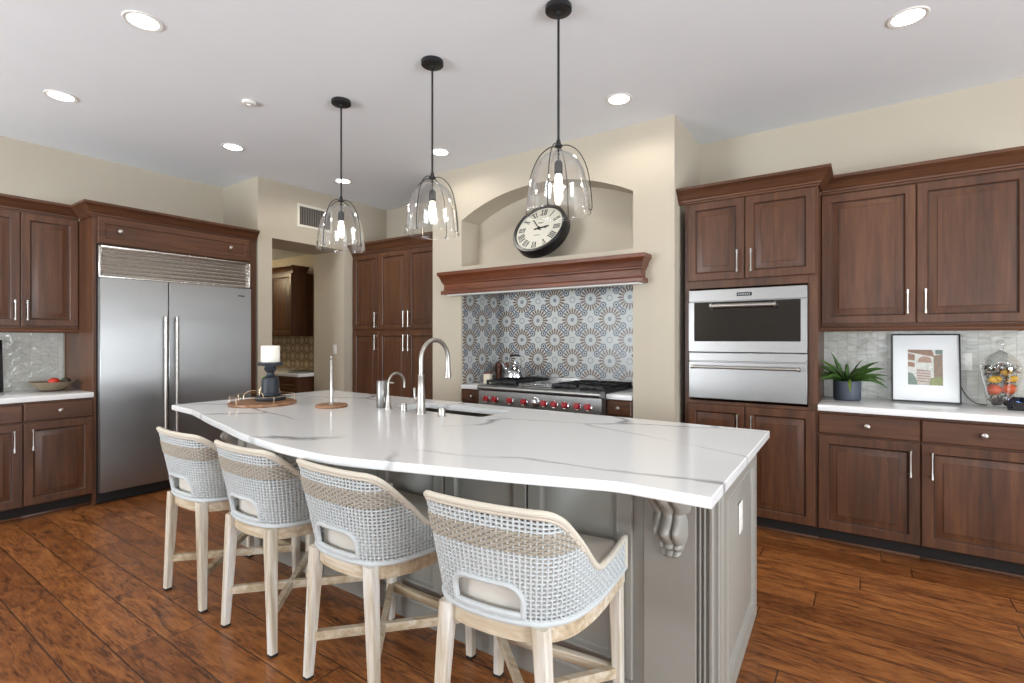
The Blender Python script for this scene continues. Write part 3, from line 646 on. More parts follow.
# right flank: raised panel and corner strips, in a frame turned to face +x
def flank(parent_name, prof, y0, y1, z0, z1):
    b = MB(); b.panel(y0, y1, z0, z1, 0, prof)
    m_ = Matrix(((.0, -1, 0, 0), (1, 0, 0, 0), (0, 0, 1, 0), (0, 0, 0, 1)))   # local x -> +y, local -y -> +x
    bmesh.ops.transform(b.bm, matrix=m_, verts=b.bm.verts[:])
    for v in b.bm.verts: v.co.x += sx(v.co.y) - .0005
    return b.build(parent_name, 'grey_paint', t, 30)
flank('end_panel', [(0, 0), (0, .012), (.004, .016), (.075, .016), (.08, .019), (.088, .018), (.093, .006), (.098, .002), (.112, .002), (.116, .004), (.16, .012), (.164, .0135)], 1.80, 2.62, .05, .858)
flank('corner_strip', [(0, 0), (0, .01), (.003, .014), (.006, .014)], 1.750, 1.772, .05, .862); flank('corner_strip', [(0, 0), (0, .01), (.003, .014), (.006, .014)], 1.777, 1.797, .05, .862)
# carved corbel under the overhang: height field over its own width and height
def corbel(x0, x1, z0, z1):
    b = MB(); nu, nv = 36, 40; W_ = x1 - x0; H_ = z1 - z0; g = []
    for j in range(nv + 1):
        v = j / nv; row = []
        half = .5 * (1 if v > .58 else .40 + .44 * min(1, v / .30) ** .6) * (1 - .10 * math.exp(-((v - .58) / .05) ** 2))
        env = .020 + .075 * math.exp(-((v - .82) / .16) ** 2) + .062 * math.exp(-((v - .36) / .15) ** 2) + .03 * max(0, v - .25)
        for i in range(nu + 1):
            s = i / nu * 2 - 1; lobes = abs(math.cos(s * math.pi * 1.5)) ** .55
            edge = max(0, 1 - abs(s) ** 6)
            scal = .008 * math.sin(v * 60) * (1 if v < .2 else 0)
            d = (env * (.66 + .34 * lobes) * (1 - .55 * s * s) ** .5 + scal) * edge
            row.append(b.bm.verts.new((x0 + W_ / 2 + s * half * W_, by0 + .0005 - .011 - d, z0 + H_ * v)))
        g.append(row)
    for j in range(nv):
        for i in range(nu): b.bm.faces.new((g[j][i], g[j][i + 1], g[j + 1][i + 1], g[j + 1][i]))
    bd = [e for e in b.bm.edges if e.is_boundary]
    r_ = bmesh.ops.extrude_edge_only(b.bm, edges=bd); nv_ = [q for q in r_['geom'] if isinstance(q, bmesh.types.BMVert)]
    for q in nv_: q.co.y = by0 - .004
    bmesh.ops.contextual_create(b.bm, geom=[e for e in b.bm.edges if e.is_boundary])
    return b.build('corbel', 'grey_paint', t, 50)
corbel(-.615, -.472, .605, .8655); corbel(-3.513, -3.385, .605, .8655)
def plate(label, loc, rz, toggles, name='outlet_plate', cat='outlet'):
    t = thing(name, label, cat, loc, rz)
    MB().box(-.036, .036, -.006, 0, -.058, .058, .003).build('plate', 'white_plastic', t, 30)
    for z in toggles: MB().box(-.016, .016, -.009, -.006, z - .013, z + .013, .002).build('socket', 'white_plastic', t, 30)
    return t
plate('white outlet plate on the end panel of the grey island', (sx(2.14) + .0138, 2.145, .645), R(90) + .0353, (-.02, .02))
plate('cream outlet plate on the passage jamb behind the paper towel holder', (-5.26, PY1 - .0005, 1.215), 0, (-.02, .02))
plate('pale outlet plate on the tiled wall behind the framed picture', (.545, 4.4875, 1.19), 0, (-.02, .02))

# sink and taps
t = thing('sink', 'undermount steel sink sunk into the island top', 'sink', (0, 0, 0))
def rrect(x0, x1, y0, y1, r_):
    return [(cx_ + r_ * math.cos(R(a0 + k * 22.5)), cy_ + r_ * math.sin(R(a0 + k * 22.5))) for cx_, cy_, a0 in ((x1 - r_, y1 - r_, 0), (x0 + r_, y1 - r_, 90), (x0 + r_, y0 + r_, 180), (x1 - r_, y0 + r_, 270)) for k in range(5)]
e = .006
lv = [(rrect(SX0 - .03, SX1 + .03, SY0 - .03, SY1 + .03, .04), ZB - .001), (rrect(SX0 - e, SX1 + e, SY0 - e, SY1 + e, .035), ZB - .001), (rrect(SX0 - e, SX1 + e, SY0 - e, SY1 + e, .035), .67), (rrect(SX0 + .02, SX1 - .02, SY0 + .02, SY1 - .02, .04), .65)]
b = MB(); b.rings([[(x, y, z) for x, y in P_] for P_, z in lv], False, True)
b.rings([[(x, y, z - .004) for x, y in rrect(SX0 - .03, SX1 + .03, SY0 - .03, SY1 + .03, .04)], [(x, y, .645) for x, y in rrect(SX0 - .012, SX1 + .012, SY0 - .012, SY1 + .012, .04)]], False, True) if False else None
b.build('basin', 'steel_sink', t, 30)
MB().lathe([(0, .653), (.045, .653), (.045, .651), (0, .6505)], (SX0 + SX1) / 2, (SY0 + SY1) / 2 + .05, 0, 24, None, False).build('drain', 'chrome', t)
t = thing('faucet', 'tall gooseneck pull-down faucet at the island sink', 'faucet', (-2.150, 2.165, ZI))
MB().lathe([(0, 0), (.031, 0), (.031, .006), (.027, .012), (.0255, .06), (.021, .15), (.0185, .215), (.0195, .217), (.0195, .226), (.0175, .228), (0, .228)], n=28, cap=False).build('base', 'nickel', t)
ar = .118; pts = [(0, 0, .226), (0, 0, .30)] + [(0, ar - ar * math.cos(R(k)), .315 + ar * math.sin(R(k))) for k in range(0, 181, 10)] + [(0, 2 * ar, .29)]
MB().tube(pts, .0135, 14).build('spout', 'nickel', t)
MB().lathe([(0, .30), (.0145, .30), (.015, .28), (.017, .25), (.022, .205), (.023, .198), (.02, .196), (0, .196)], 0, 2 * ar, 0, 24, None, False).build('spray_head', 'nickel', t)
b = MB(); b.tube([(-.02, 0, .085), (-.05, 0, .085), (-.058, 0, .085)], [.014, .014, .008], 12); b.tube([(-.05, 0, .088), (-.054, 0, .12), (-.054, 0, .15)], [.008, .006, .009], 10); b.build('lever', 'nickel', t)
t = thing('filter_faucet', 'small hooked filtered-water faucet left of the tall faucet', 'faucet', (-2.455, 2.185, ZI))
MB().lathe([(0, 0), (.022, 0), (.022, .005), (.017, .02), (.012, .085), (0, .085)], n=24, cap=False).build('base', 'nickel', t)
ar = .068; MB().tube([(0, 0, .08), (0, 0, .15)] + [(0, ar - ar * math.cos(R(k)), .155 + ar * math.sin(R(k))) for k in range(0, 181, 12)] + [(0, 2 * ar, .125)], .0075, 12).build('spout', 'nickel', t)
b = MB(); b.tube([(-.012, 0, .045), (-.035, 0, .045)], .007, 10); b.tube([(-.033, 0, .046), (-.036, 0, .075)], .004, 8); b.build('lever', 'nickel', t)
t = thing('soap_dispenser', 'brushed steel cylinder soap dispenser behind the small faucet', 'soap dispenser', (-2.545, 2.215, ZI))
MB().lathe([(0, 0), (.034, 0), (.035, .003), (.035, .17), (.033, .174), (0, .175)], n=28, cap=False).build('body', 'steel', t)
MB().tube([(.0, 0, .16), (.05, .02, .162), (.075, .03, .16)], [.006, .006, .005], 10).build('spout', 'nickel', t)
for x, y, lab in ((-2.295, 2.165, 'short steel button cap left of the tall faucet'), (-1.985, 2.165, 'short steel button cap right of the tall faucet')):
    t = thing('sink_button', lab, 'button', (x, y, ZI))
    MB().lathe([(0, 0), (.024, 0), (.024, .004), (.0205, .006), (.0205, .046), (.019, .049), (0, .05)], n=24, cap=False).build('sleeve', 'nickel', t); MB().lathe([(0, .05), (.012, .05), (.012, .054), (0, .055)], n=20, cap=False).build('push_button', 'chrome', t)
# paper towel holder
t = thing('paper_towel_holder', 'empty paper towel holder, steel pole on a round wooden base', 'paper towel holder', (-2.84, 2.05, ZI))
MB().lathe([(0, 0), (.096, 0), (.1, .004), (.1, .014), (.096, .018), (0, .018)], n=40, cap=False).build('base', 'tray_wood', t)
MB().lathe([(0, .018), (.016, .018), (.014, .024), (.0095, .028), (.0095, .30), (.006, .305), (.012, .312), (.013, .322), (.006, .334), (0, .336)], n=20, cap=False).build('pole', 'nickel', t)
# tray with candle
t = thing('round_tray', 'round wooden tray with a thin wire gallery under the black candlestick', 'tray', (-3.345, 1.875, ZI))
MB().lathe([(0, 0), (.205, 0), (.21, .004), (.21, .016), (.206, .02), (0, .02)], n=56, cap=False).build('board', 'tray_wood', t)
b = MB(); rr = .198
b.tube([(rr * math.cos(R(k)), rr * math.sin(R(k)), .062) for k in range(0, 360, 8)], .0017, 6, True)
for k in (-80, -10, 60, 120, 200, 240): b.tube([(rr * math.cos(R(k)), rr * math.sin(R(k)), .018), (rr * math.cos(R(k)), rr * math.sin(R(k)), .062)], .0017, 6)
for a0 in (-45, 135):
    ca, sa = math.cos(R(a0)), math.sin(R(a0))
    b.tube([(rr * ca - q * sa, rr * sa + q * ca, .062 + h_) for q, h_ in ((-.06, 0), (-.055, .025), (-.03, .045), (0, .05), (.03, .045), (.055, .025), (.06, 0))], .0018, 6)
b.build('wire_gallery', 'brass', t)
t = thing('candlestick', 'black turned candlestick standing on the round tray', 'candlestick', (-3.365, 1.94, ZI + .0205))
MB().lathe([(0, 0), (.094, 0), (.098, .005), (.098, .02), (.09, .027), (.064, .03), (.068, .038), (.066, .046), (.057, .052), (.056, .14), (.05, .155), (.03, .165), (.024, .175), (.023, .19), (.03, .197), (.036, .205), (.04, .22), (.034, .226), (.034, .234), (.076, .238), (.079, .243), (.079, .258), (.075, .26), (0, .26)], n=40, cap=False).build('holder', 'dark_paint', t, 40)
t = thing('pillar_candle', 'white pillar candle on top of the black candlestick', 'candle', (-3.365, 1.94, ZI + .281))
MB().lathe([(0, 0), (.058, 0), (.06, .003), (.06, .108), (.057, .113), (.05, .111), (0, .109)], n=36, cap=False).build('wax', 'candle_wax', t); MB().tube([(0, 0, .109), (.001, 0, .122)], .0012, 6).build('wick', 'black_plastic', t)
t = thing('flower_bud', 'small green bud on a bent stem behind the black candlestick', 'flower bud', (-3.505, 1.945, ZI + .0205))
MB().tube([(0, 0, 0), (-.01, .0, .05), (.005, .01, .085), (.02, .02, .12)], .002, 6).build('stem', 'brass', t); MB().sphere((.02, .02, .137), .02, 14, (1, 1, 1.15)).build('bud', 'leaf_light', t)

# ------------------------------------------------------------------ stools
def make_stool(lab):
    root = thing('counter_stool', lab, 'stool', (0, 0, 0), 0, 'woven counter stools along the island')
    per = cat([(.262, .25), (.262, .15), (.259, .04), (.248, -.06), (.222, -.15), (.17, -.212), (.09, -.242), (0, -.250)], 12)
    per = per + [(-x, y) for x, y in reversed(per[:-1])]
    L = [0]
    for p, q in zip(per[:-1], per[1:]): L.append(L[-1] + math.dist(p, q))
    T = L[-1]; Z0, ZT, ZV, ZF = .532, .868, .632, .650
    def base(s):
        import bisect
        i = min(max(bisect.bisect_right(L, s) - 1, 0), len(per) - 2); k = (s - L[i]) / (L[i + 1] - L[i])
        return Vector((per[i][0] * (1 - k) + per[i + 1][0] * k, per[i][1] * (1 - k) + per[i + 1][1] * k))
    def nrm(s):
        d = base(min(s + .004, T)) - base(max(s - .004, 0)); return Vector((d.y, -d.x)).normalized() * (-1)
    tp = cat([(.262, .25), (.262, .15), (.262, .04), (.259, -.07), (.247, -.185), (.207, -.270), (.11, -.292), (0, -.298)], 12)
    tp = tp + [(-x, y) for x, y in reversed(tp[:-1])]
    def btop(s):
        import bisect
        i = min(max(bisect.bisect_right(L, s) - 1, 0), len(per) - 2); k = (s - L[i]) / (L[i + 1] - L[i])
        return Vector((tp[i][0] * (1 - k) + tp[i + 1][0] * k, tp[i][1] * (1 - k) + tp[i + 1][1] * k))
    sm = lambda e0, e1, x: (lambda t_: t_ * t_ * (3 - 2 * t_))(min(1, max(0, (x - e0) / (e1 - e0))))
    def ramp_(q):
        t_ = (q - .275) / .195; e_ = .2
        f_ = lambda v: 0 if v < -e_ else (v if v > e_ else (v + e_) ** 2 / (4 * e_))
        return f_(t_) - f_(t_ - 1)
    def top(s):
        q = min(s, T - s)
        return ZF + (ZV - ZF) * sm(-.10, .16, q) * (1 if q < .3 else 1) + (ZT - ZV) * ramp_(q)
    def pt(s, z, off=0):
        n_ = nrm(s); n_ = n_ if n_.dot(base(s)) > 0 else -n_
        f = (z - Z0) / (ZT - Z0)
        p = base(s) * (1 - f) + btop(s) * f + n_ * off
        return Vector((p.x, p.y, z))
    cz0, cz1, ch = .556, .645, .112
    def inhole(s, z, m=0):
        x = abs(s - T / 2)
        if not (cz0 - m < z < cz1 + m) or x > ch + m: return False
        rr_ = .05; dx, dz = x - (ch - rr_), z - (cz1 - rr_)
        return not (dx > 0 and dz > 0 and math.hypot(dx, dz) > rr_ + m)
    def runs(vals, ok):
        out, cur = [], []
        for v in vals:
            if ok(v): cur.append(v)
            else:
                if len(cur) > 1: out.append(cur)
                cur = []
        if len(cur) > 1: out.append(cur)
        return out
    pitch, hp = .0146, .0128
    nV = int(T / pitch); white, taupe = MB(), MB(); B0, B1 = .744, .812
    for i in range(nV + 1):
        s = T * i / nV; zt = top(s); nz = int((zt - Z0) / hp) + 1
        zs = [Z0 + k * hp for k in range(nz)] + [zt]
        for r_ in runs(list(enumerate(zs)), lambda q: not inhole(s, q[1])):
            white.tube([pt(s, z, .0022 if (i + k) % 2 else -.0022) for k, z in r_], .0036, 5, caps=False)
    k = 0; z = Z0
    while z < ZT - .004:
        inb = B0 <= z < B1
        ss = [T * i / (nV * 2) for i in range(nV * 2 + 1)]
        for r_ in runs(list(enumerate(ss)), lambda q: top(q[1]) > z + .003 and not inhole(q[1], z)):
            if inb: taupe.tube([pt(s, z, .0045 if ((i // 2 + k) % 2) else -.003) for i, s in r_], .0042, 5, caps=False)
            else: white.tube([pt(s, z, -.0022 if ((i // 2 + k) % 2) else .0022) if i % 2 == 0 else pt(s, z, 0) for i, s in r_], .0036, 5, caps=False)
        k += 1; z += hp * (.62 if inb else 1)
    white.build('woven_shell', 'cord_white', root, 60); taupe.build('woven_band', 'cord_taupe', root, 60)
    rim = MB(); ss = [T * i / 150 for i in range(151)]
    up = [pt(s, top(s)) for s in ss]; rim.tube([pt(0, Z0)] + [pt(0, Z0 + (top(0) - Z0) * k / 4) for k in range(1, 4)] + up + [pt(T, Z0 + (top(0) - Z0) * k / 4) for k in (3, 2, 1)] + [pt(T, Z0)], .0105, 10)
    br_ = [s for s in ss if min(s, T - s) > .36]; 
    for dz in (.012,): rim.tube([pt(s, top(s) - dz) for s in br_], .0075, 8)
    rim.build('rope_rim', 'cord_beige', root)
    rim = MB(); rim.tube([pt(s, Z0 + .004) for s in ss], .010, 10)
    hb = []
    for k in range(0, 41): hb.append((-ch + 2 * ch * k / 40, cz0))
    for k in range(1, 6): hb.append((ch, cz0 + (cz1 - .05 - cz0) * k / 5))
    for k in range(1, 8): hb.append((ch - .05 + .05 * math.cos(R(k * 90 / 7)), cz1 - .05 + .05 * math.sin(R(k * 90 / 7))))
    for k in range(1, 20): hb.append((ch - .05 - (2 * ch - .1) * k / 20, cz1))
    for k in range(0, 8): hb.append((-ch + .05 - .05 * math.sin(R(k * 90 / 7)), cz1 - .05 + .05 * math.cos(R(k * 90 / 7))))
    for k in range(1, 5): hb.append((-ch, cz1 - .05 - (cz1 - .05 - cz0) * k / 5))
    rim.tube([pt(T / 2 + x, z, .0) for x, z in hb], .0095, 8, True); rim.build('rope_edging', 'cord_white', root)
    # seat frame ring
    fr = [(x * .985, y * .985) for x, y in per]; fi = [(x * .86, y * .86) for x, y in per]
    loop = fr + [(-.262, .262), (.262, .262)]
    ib = MB(); ro = [(x, y) for x, y in fr] + [(-.258, .262), (.258, .262)]; ri = [(x * .87, y * .86) for x, y in fr] + [(-.222, .225), (.222, .225)]
    ib.rings([[(x, y, .478) for x, y in ro], [(x, y, .528) for x, y in ro], [(x, y, .528) for x, y in ri], [(x, y, .478) for x, y in ri], [(x, y, .478) for x, y in ro]], False, False)
    ib.build('seat_frame', 'white_wood_h', root, 40)
    cu = [(x * .93, y * .93) for x, y in per] + [(-.238, .258), (.238, .258)]
    c_ = MB(); c_.rings([[(x * k, y * k, z) for x, y in cu] for k, z in ((.96, .529), (.985, .54), (.985, .6), (.97, .617), (.93, .626), (.5, .632))]); c_.build('seat_cushion', 'cushion', root, 50)
    for sx_ in (-1, 1):
        for (tx, ty, fx_, fy_) in ((.160, -.222, .198, -.235), (.232, .238, .246, .235)):
            lg = MB()
            for h in ((.027, .5285), (.027, .47), (.0185, .012)): pass
            zs = [(.53, .0225), (.46, .0225), (.012, .0165)]
            rs = []
            for z, r_ in zs:
                k = (.53 - z) / .53; x, y = (tx + (fx_ - tx) * k) * sx_, ty + (fy_ - ty) * k
                c4 = .005
                rs.append([(x + dx, y + dy, z) for dx, dy in ((-r_ + c4, -r_), (r_ - c4, -r_), (r_, -r_ + c4), (r_, r_ - c4), (r_ - c4, r_), (-r_ + c4, r_), (-r_, r_ - c4), (-r_, -r_ + c4))])
            lg.rings(rs); o = lg.build('leg', 'white_wood', root, 30)
            MB().box(fx_ * sx_ - .016, fx_ * sx_ + .016, fy_ - .016, fy_ + .016, 0, .012, .002).build('foot_glide', 'rubber', o, 30)
    b = MB()
    P0, P1 = Vector((-.188, -.232, .17)), Vector((.242, .236, .17))
    for sgn in (1, -1):
        p, q = Vector((P0.x * sgn, P0.y, .17 + .0 * sgn)), Vector((P1.x * sgn, P1.y, .17))
        d = (q - p).normalized(); n_ = Vector((-d.y, d.x, 0)) * .012; hz = Vector((0, 0, .017 + .0005 * sgn))
        b.rings([[v - n_ - hz, v + n_ - hz, v + n_ + hz, v - n_ + hz] for v in (p, q)])
    b.build('cross_stretcher', 'white_wood_h', root, 0)
    MB().box(-.225, .225, .222, .25, .150, .186, .003).build('footrest', 'white_wood_h', root, 30)
    return root
SCY = 1.438
st = make_stool('woven counter stool farthest from the camera, nearest the refrigerator')
st.location = (-2.872, SCY - .008, 0)
dup(st, (-2.258, SCY - .006, 0), 0, 'woven counter stool second from the refrigerator')
dup(st, (-1.612, SCY - .004, 0), 0, 'woven counter stool second from the grey corbel end of the island')
dup(st, (-.932, SCY - .006, 0), R(6), 'woven counter stool nearest the camera and the island corbel')

# ------------------------------------------------------------------ pendants
def make_pendant(lab):
    t = thing('pendant_lamp', lab, 'pendant lamp', (0, 0, ZC), 0, 'clear glass pendant lamps over the island')
    MB().lathe([(0, 0), (.064, 0), (.066, -.004), (.066, -.024), (.062, -.027), (.014, -.029), (.012, -.045), (0, -.05)], n=36, cap=False).build('canopy', 'black_metal', t)
    MB().tube([(0, 0, -.05), (0, 0, -.69)], .0062, 10).build('rod', 'black_metal', t)
    b = MB(); b.lathe([(0, -.665), (.008, -.665), (.012, -.68), (.012, -.69), (.02, -.693), (.02, -.702), (.007, -.705), (.0045, -.72), (.0045, -.78), (0, -.78)], n=20, cap=False)
    o = b.build('hub', 'black_metal', t)
    for k in range(4):
        a_ = R(12 + 90 * k); ca, sa = math.cos(a_), math.sin(a_)
        pr_ = cat([(.018, -.697), (.055, -.702), (.1, -.735), (.137, -.80), (.157, -.88), (.168, -.97), (.1705, -1.018), (.167, -1.030), (.158, -1.030), (.155, -1.022)], 5)
        MB().tube([(r_ * ca, r_ * sa, z) for r_, z in pr_], .0026, 6).build('wire_arm', 'black_metal', o)
    gp = cat([(.012, -.728), (.05, -.736), (.09, -.762), (.122, -.81), (.142, -.87), (.155, -.94), (.162, -1.028)], 6)
    gi = [(r_ - .0025, z - .002 if i < 20 else z) for i, (r_, z) in enumerate(gp)]
    MB().lathe(gp + [(.1645, -1.030), (.1645, -1.034), (.162, -1.036), (.159, -1.033)] + list(reversed(gi)), n=64, cap=False).build('glass_shade', 'clear_glass', t, 60)
    s_ = MB().lathe([(0, -.77), (.012, -.77), (.02, -.78), (.021, -.795), (.021, -.832), (.018, -.84), (0, -.84)], n=20, cap=False).build('socket', 'black_metal', t)
    MB().lathe([(.0135, -.838), (.014, -.85), (.018, -.872), (.022, -.895), (.0225, -.912), (.019, -.93), (.01, -.943), (0, -.945)], n=20, cap=False).build('bulb', 'bulb_glow', s_)
    return t
pend = [(-1.258, 2.225, 'glass pendant lamp closest to the camera, in front of the clock'), (-2.126, 2.235, 'middle one of the three clear glass pendant lamps'), (-3.002, 2.245, 'glass pendant lamp farthest from the camera, by the wall vent')]
pl = make_pendant(pend[0][2]); pl.location = (pend[0][0], pend[0][1], ZC)
for x, y, lab in pend[1:]: dup(pl, (x, y, ZC), None, lab)
# ------------------------------------------------------------------ downlights
DL = [(-3.099, 1.093, 'recessed ceiling light at the top left, before the refrigerator wall'), (-4.516, 1.111, 'recessed ceiling light above the left upper cabinets'), (-4.493, 2.253, 'recessed ceiling light above the refrigerator doors'),
      (.182, 3.324, 'recessed ceiling light above the right-hand cabinets'), (-1.399, 3.322, 'recessed ceiling light in front of the range wall, right of the near pendant'), (-3.102, 3.359, 'recessed ceiling light behind the rod of the middle pendant'), (-4.509, 3.395, 'recessed ceiling light behind the rod of the far pendant')]
def make_down(lab):
    t = thing('recessed_light', lab, 'ceiling light', (0, 0, ZC), 0, 'recessed ceiling lights')
    MB().lathe([(.068, -.0005), (.09, -.0005), (.09, -.003), (.086, -.006), (.07, -.004), (.068, -.0005)], n=40, cap=False).build('trim_ring', 'white_plastic', t)
    MB().lathe([(0, -.0008), (.0695, -.0008), (.0695, -.0035), (0, -.0035)], n=40, cap=False).build('lens', 'lamp_lens', t, 0)
    return t
dl = make_down(DL[0][2]); dl.location = (DL[0][0], DL[0][1], ZC)
for x, y, lab in DL[1:]: dup(dl, (x, y, ZC), None, lab)
for x, y in [(x, y) for x, y, _ in DL] + [(-1.4, 1.1), (.18, 1.1), (1.8, 1.1), (1.8, 3.32), (-3.1, -1.2), (-.6, -1.2), (1.8, -1.2)]:
    l = bpy.data.lights.new('downlight', 'SPOT'); l.energy = DOWN_E; l.color = (1, .94, .85); l.spot_size = R(168); l.spot_blend = .45; l.shadow_soft_size = .065
    o = bpy.data.objects.new('downlight', l); C.objects.link(o); o.location = (x, y, ZC - .012)
t = thing('smoke_detector', 'small pale ceiling sensor disc left of the far pendant', 'smoke detector', (-3.548, 1.889, ZC))
MB().lathe([(0, -.0005), (.045, -.0005), (.045, -.012), (.04, -.018), (0, -.02)], n=32, cap=False).build('cover', 'white_plastic', t); MB().lathe([(0, -.02), (.014, -.02), (.012, -.026), (0, -.027)], n=20, cap=False).build('sensor', 'white_plastic', t)
# hood lights in the niche header
for x in (-2.85, -2.35, -1.85):
    l = bpy.data.lights.new('hood_light', 'SPOT'); l.energy = 4.0; l.color = (.88, .95, 1.0); l.spot_size = R(120); l.spot_blend = .8; l.shadow_soft_size = .03
    o = bpy.data.objects.new('hood_light', l); C.objects.link(o); o.location = (x, 4.05, ZN - .02); o.rotation_euler = (R(25), 0, 0)
# vent grille
t = thing('air_vent', 'dark louvred air vent in a white frame high above the passage', 'air vent', (-5.09, 3.45, 2.697), R(90))
vx0, vx1, vz = -.185, .205, .1
b = MB(); b.box(vx0 - .028, vx1 + .028, -.008, -.0005, vz, vz + .028, .002); b.box(vx0 - .028, vx1 + .028, -.008, -.0005, -vz - .028, -vz, .002); b.box(vx0 - .028, vx0, -.008, -.0005, -vz, vz, .002); b.box(vx1, vx1 + .028, -.008, -.0005, -vz, vz, .002); b.build('frame', 'clock_face', t, 0)
MB().box(vx0, vx1, -.002, -.0005, -vz, vz).build('backing', 'dark_cavity', t, 0)
b = MB()
for k in range(13):
    x = vx0 + .012 + k * .0295; b.prism([(x, -.0025), (x + .003, -.0022), (x + .015, -.0085), (x + .012, -.009)], 'z', -vz, vz)
b.build('louvres', 'louvre_grey', t, 0)

# ------------------------------------------------------------------ butler's pantry cabinets
t = thing('wall_cabinet', 'dark wood upper cabinet seen through the passage', 'cabinet', (0, 3.94, 0))
carcass(t, -7.35, -6.285, 0, .309, 1.38, 2.24)
for x0, x1 in ((-7.34, -6.82), (-6.82, -6.295)): door(t, x0, x1, 1.39, 2.23, 0)
MB().crown(-7.35, -6.285, -.001, .2, 2.238, [(o * .8, u * .75) for o, u in CROWN], False, True).build('crown_moulding', 'wood_h', t)
t = thing('base_cabinet', 'dark wood drawer cabinet seen through the passage', 'cabinet', (0, 3.66, 0))
carcass(t, -7.6, -5.75, 0, .589, .1, .87)
for x0, x1 in ((-7.59, -6.85), (-6.85, -6.3), (-6.3, -5.76)):
    for z0, z1 in ((.735, .865), (.5, .73), (.11, .495)): door(t, x0, x1, z0, z1, 0, DRW, 'drawer', 'wood_h')
b = MB(); b.box(-7.6, -5.70, 3.635, 4.249, .872, .912, .003); tag(b.build('countertop', 'quartz_counter'), 'pale counter slab seen through the passage behind the candlestick', 'countertop')
b = MB(); b.box(-7.6, -5.69, 4.24, 4.25, .912, 2.3); struct('wall_butler_tile', b, 'butler_tile')
b = MB(); b.lathe([(0, 0), (.13, 0), (.16, .012), (.165, .02), (.155, .018), (.125, .006), (0, .006)], n=36, cap=False); o = b.build('metal_dish', 'nickel', None, 35, (-5.98, 3.86, .912)); tag(o, 'shallow metal dish on the counter seen through the passage', 'dish')

# ------------------------------------------------------------------ things on the right-hand counter
t = thing('potted_fern', 'green strap-leaved plant in a dark grey pot beside the oven tower', 'potted plant', (-.104, 4.27, .9145))
MB().lathe([(0, 0), (.074, 0), (.08, .006), (.083, .03), (.083, .132), (.081, .135), (.077, .132), (.077, .115), (0, .115)], n=40, cap=False).build('pot', 'slate_pot', t)
MB().lathe([(0, .112), (.076, .1155), (.0, .122)], n=24, cap=False).build('soil', 'soil', t)
rnd = random.Random(3); b = MB()
def leaf(b, az, L_, el, droop, wd, tw=0):
    n = 12; d = Vector((math.cos(az), math.sin(az), 0)); p = Vector((d.x * .02, d.y * .02, .115)); rs = []; e_ = el
    for i in range(n + 1):
        k = i / n; wv = wd * (math.sin(math.pi * min(1, .18 + .82 * k) ** .9) * .9 + .1 * (1 - k)); tg_ = d * math.cos(e_) + Vector((0, 0, 1)) * math.sin(e_); s0 = Vector((-d.y, d.x, 0)); nn = tg_.cross(s0); tw_ = R(52) * (1 if s0.y > 0 else -1)
        side = (s0 * math.cos(tw_) + nn * math.sin(tw_)) * wv
        upv = nn.normalized() * (wv * .25)
        wob = side * (.12 * math.sin(i * 2.1 + az * 3))
        rs.append([p - side + upv + wob, p + wob * .5, p + side + upv + wob, p - nn * .0014])
        p = p + (d * math.cos(e_) + Vector((0, 0, 1)) * math.sin(e_)) * (L_ / n); e_ -= droop / n
        if p.y > .165: p.y = .165
    b.rings(rs)
for az, L_, el, dr, wd in [(184, .23, 76, 10, .02), (198, .25, 66, 45, .018), (172, .25, 58, 60, .018), (190, .24, 50, 85, .017), (210, .25, 42, 110, .017), (165, .23, 36, 105, .016), (220, .22, 60, 60, .018), (5, .235, 66, 50, .019), (-10, .235, 58, 60, .018), (16, .235, 52, 55, .017), (-22, .235, 44, 80, .016), (8, .235, 40, 55, .016), (-6, .235, 32, 85, .016), (-35, .22, 50, 90, .017), (28, .24, 60, 45, .018), (95, .17, 75, 40, .018), (-100, .14, 72, 50, .018), (60, .19, 62, 60, .017), (125, .19, 60, 60, .017), (-130, .18, 56, 90, .017), (232, .2, 68, 50, .017), (-60, .19, 62, 70, .017), (85, .15, 84, 20, .02), (178, .26, 40, 70, .016), (200, .2, 80, 20, .02), (-40, .2, 74, 30, .02)]:
    leaf(b, R(az), L_, R(el), R(dr), wd)
b.build('foliage', 'leaf', t, 60)
b = MB(); leaf(b, R(-80), .17, R(50), R(190), .014); b.build('drooping_leaf', 'leaf_light', t, 60)

t = thing('picture_frame', 'black framed print with a wide white mat propped on the right counter', 'picture', (.335, 4.405, .9145)); t.rotation_euler = (-.135, 0, .0)
fw, fh = .183, .462
b = MB(); g = .008
for q in ((-fw, fw, 0, g), (-fw, fw, fh - g, fh), (-fw, -fw + g, g, fh - g), (fw - g, fw, g, fh - g)): b.box(q[0], q[1], -.012, .012, q[2], q[3], .001, 1)
b.build('frame', 'black_plastic', t, 0)
MB().box(-fw + g, fw - g, -.002, .008, g, fh - g).build('mat_board', 'white_mat', t, 0)
pz0, pz1, px = .115, .355, .092
for nm, c1 in (('art_sky', (206, 206, 198)), ('art_beam', (150, 122, 104)), ('art_post', (146, 126, 110)), ('art_bush', (142, 148, 104)), ('art_path', (188, 178, 170)), ('art_teal', (122, 136, 126)), ('art_roof', (172, 142, 124))): art = N(nm); art.set(col=art.mix(art.noise(art.coord(), 60, 4, .7), srgb(*[int(v * .72) for v in c1]), srgb(*[min(255, int(v * 1.18)) for v in c1])), rough=.6); M[nm] = art.m
b = MB(); b.box(-px, px, -.0028, -.002, pz0, pz1, mat=0)
def q4(pts, m_, k=0): b.rings([[(x, -.0028, z) for x, z in pts], [(x, -.0030 - k * .0001, z) for x, z in pts]], mat=m_)
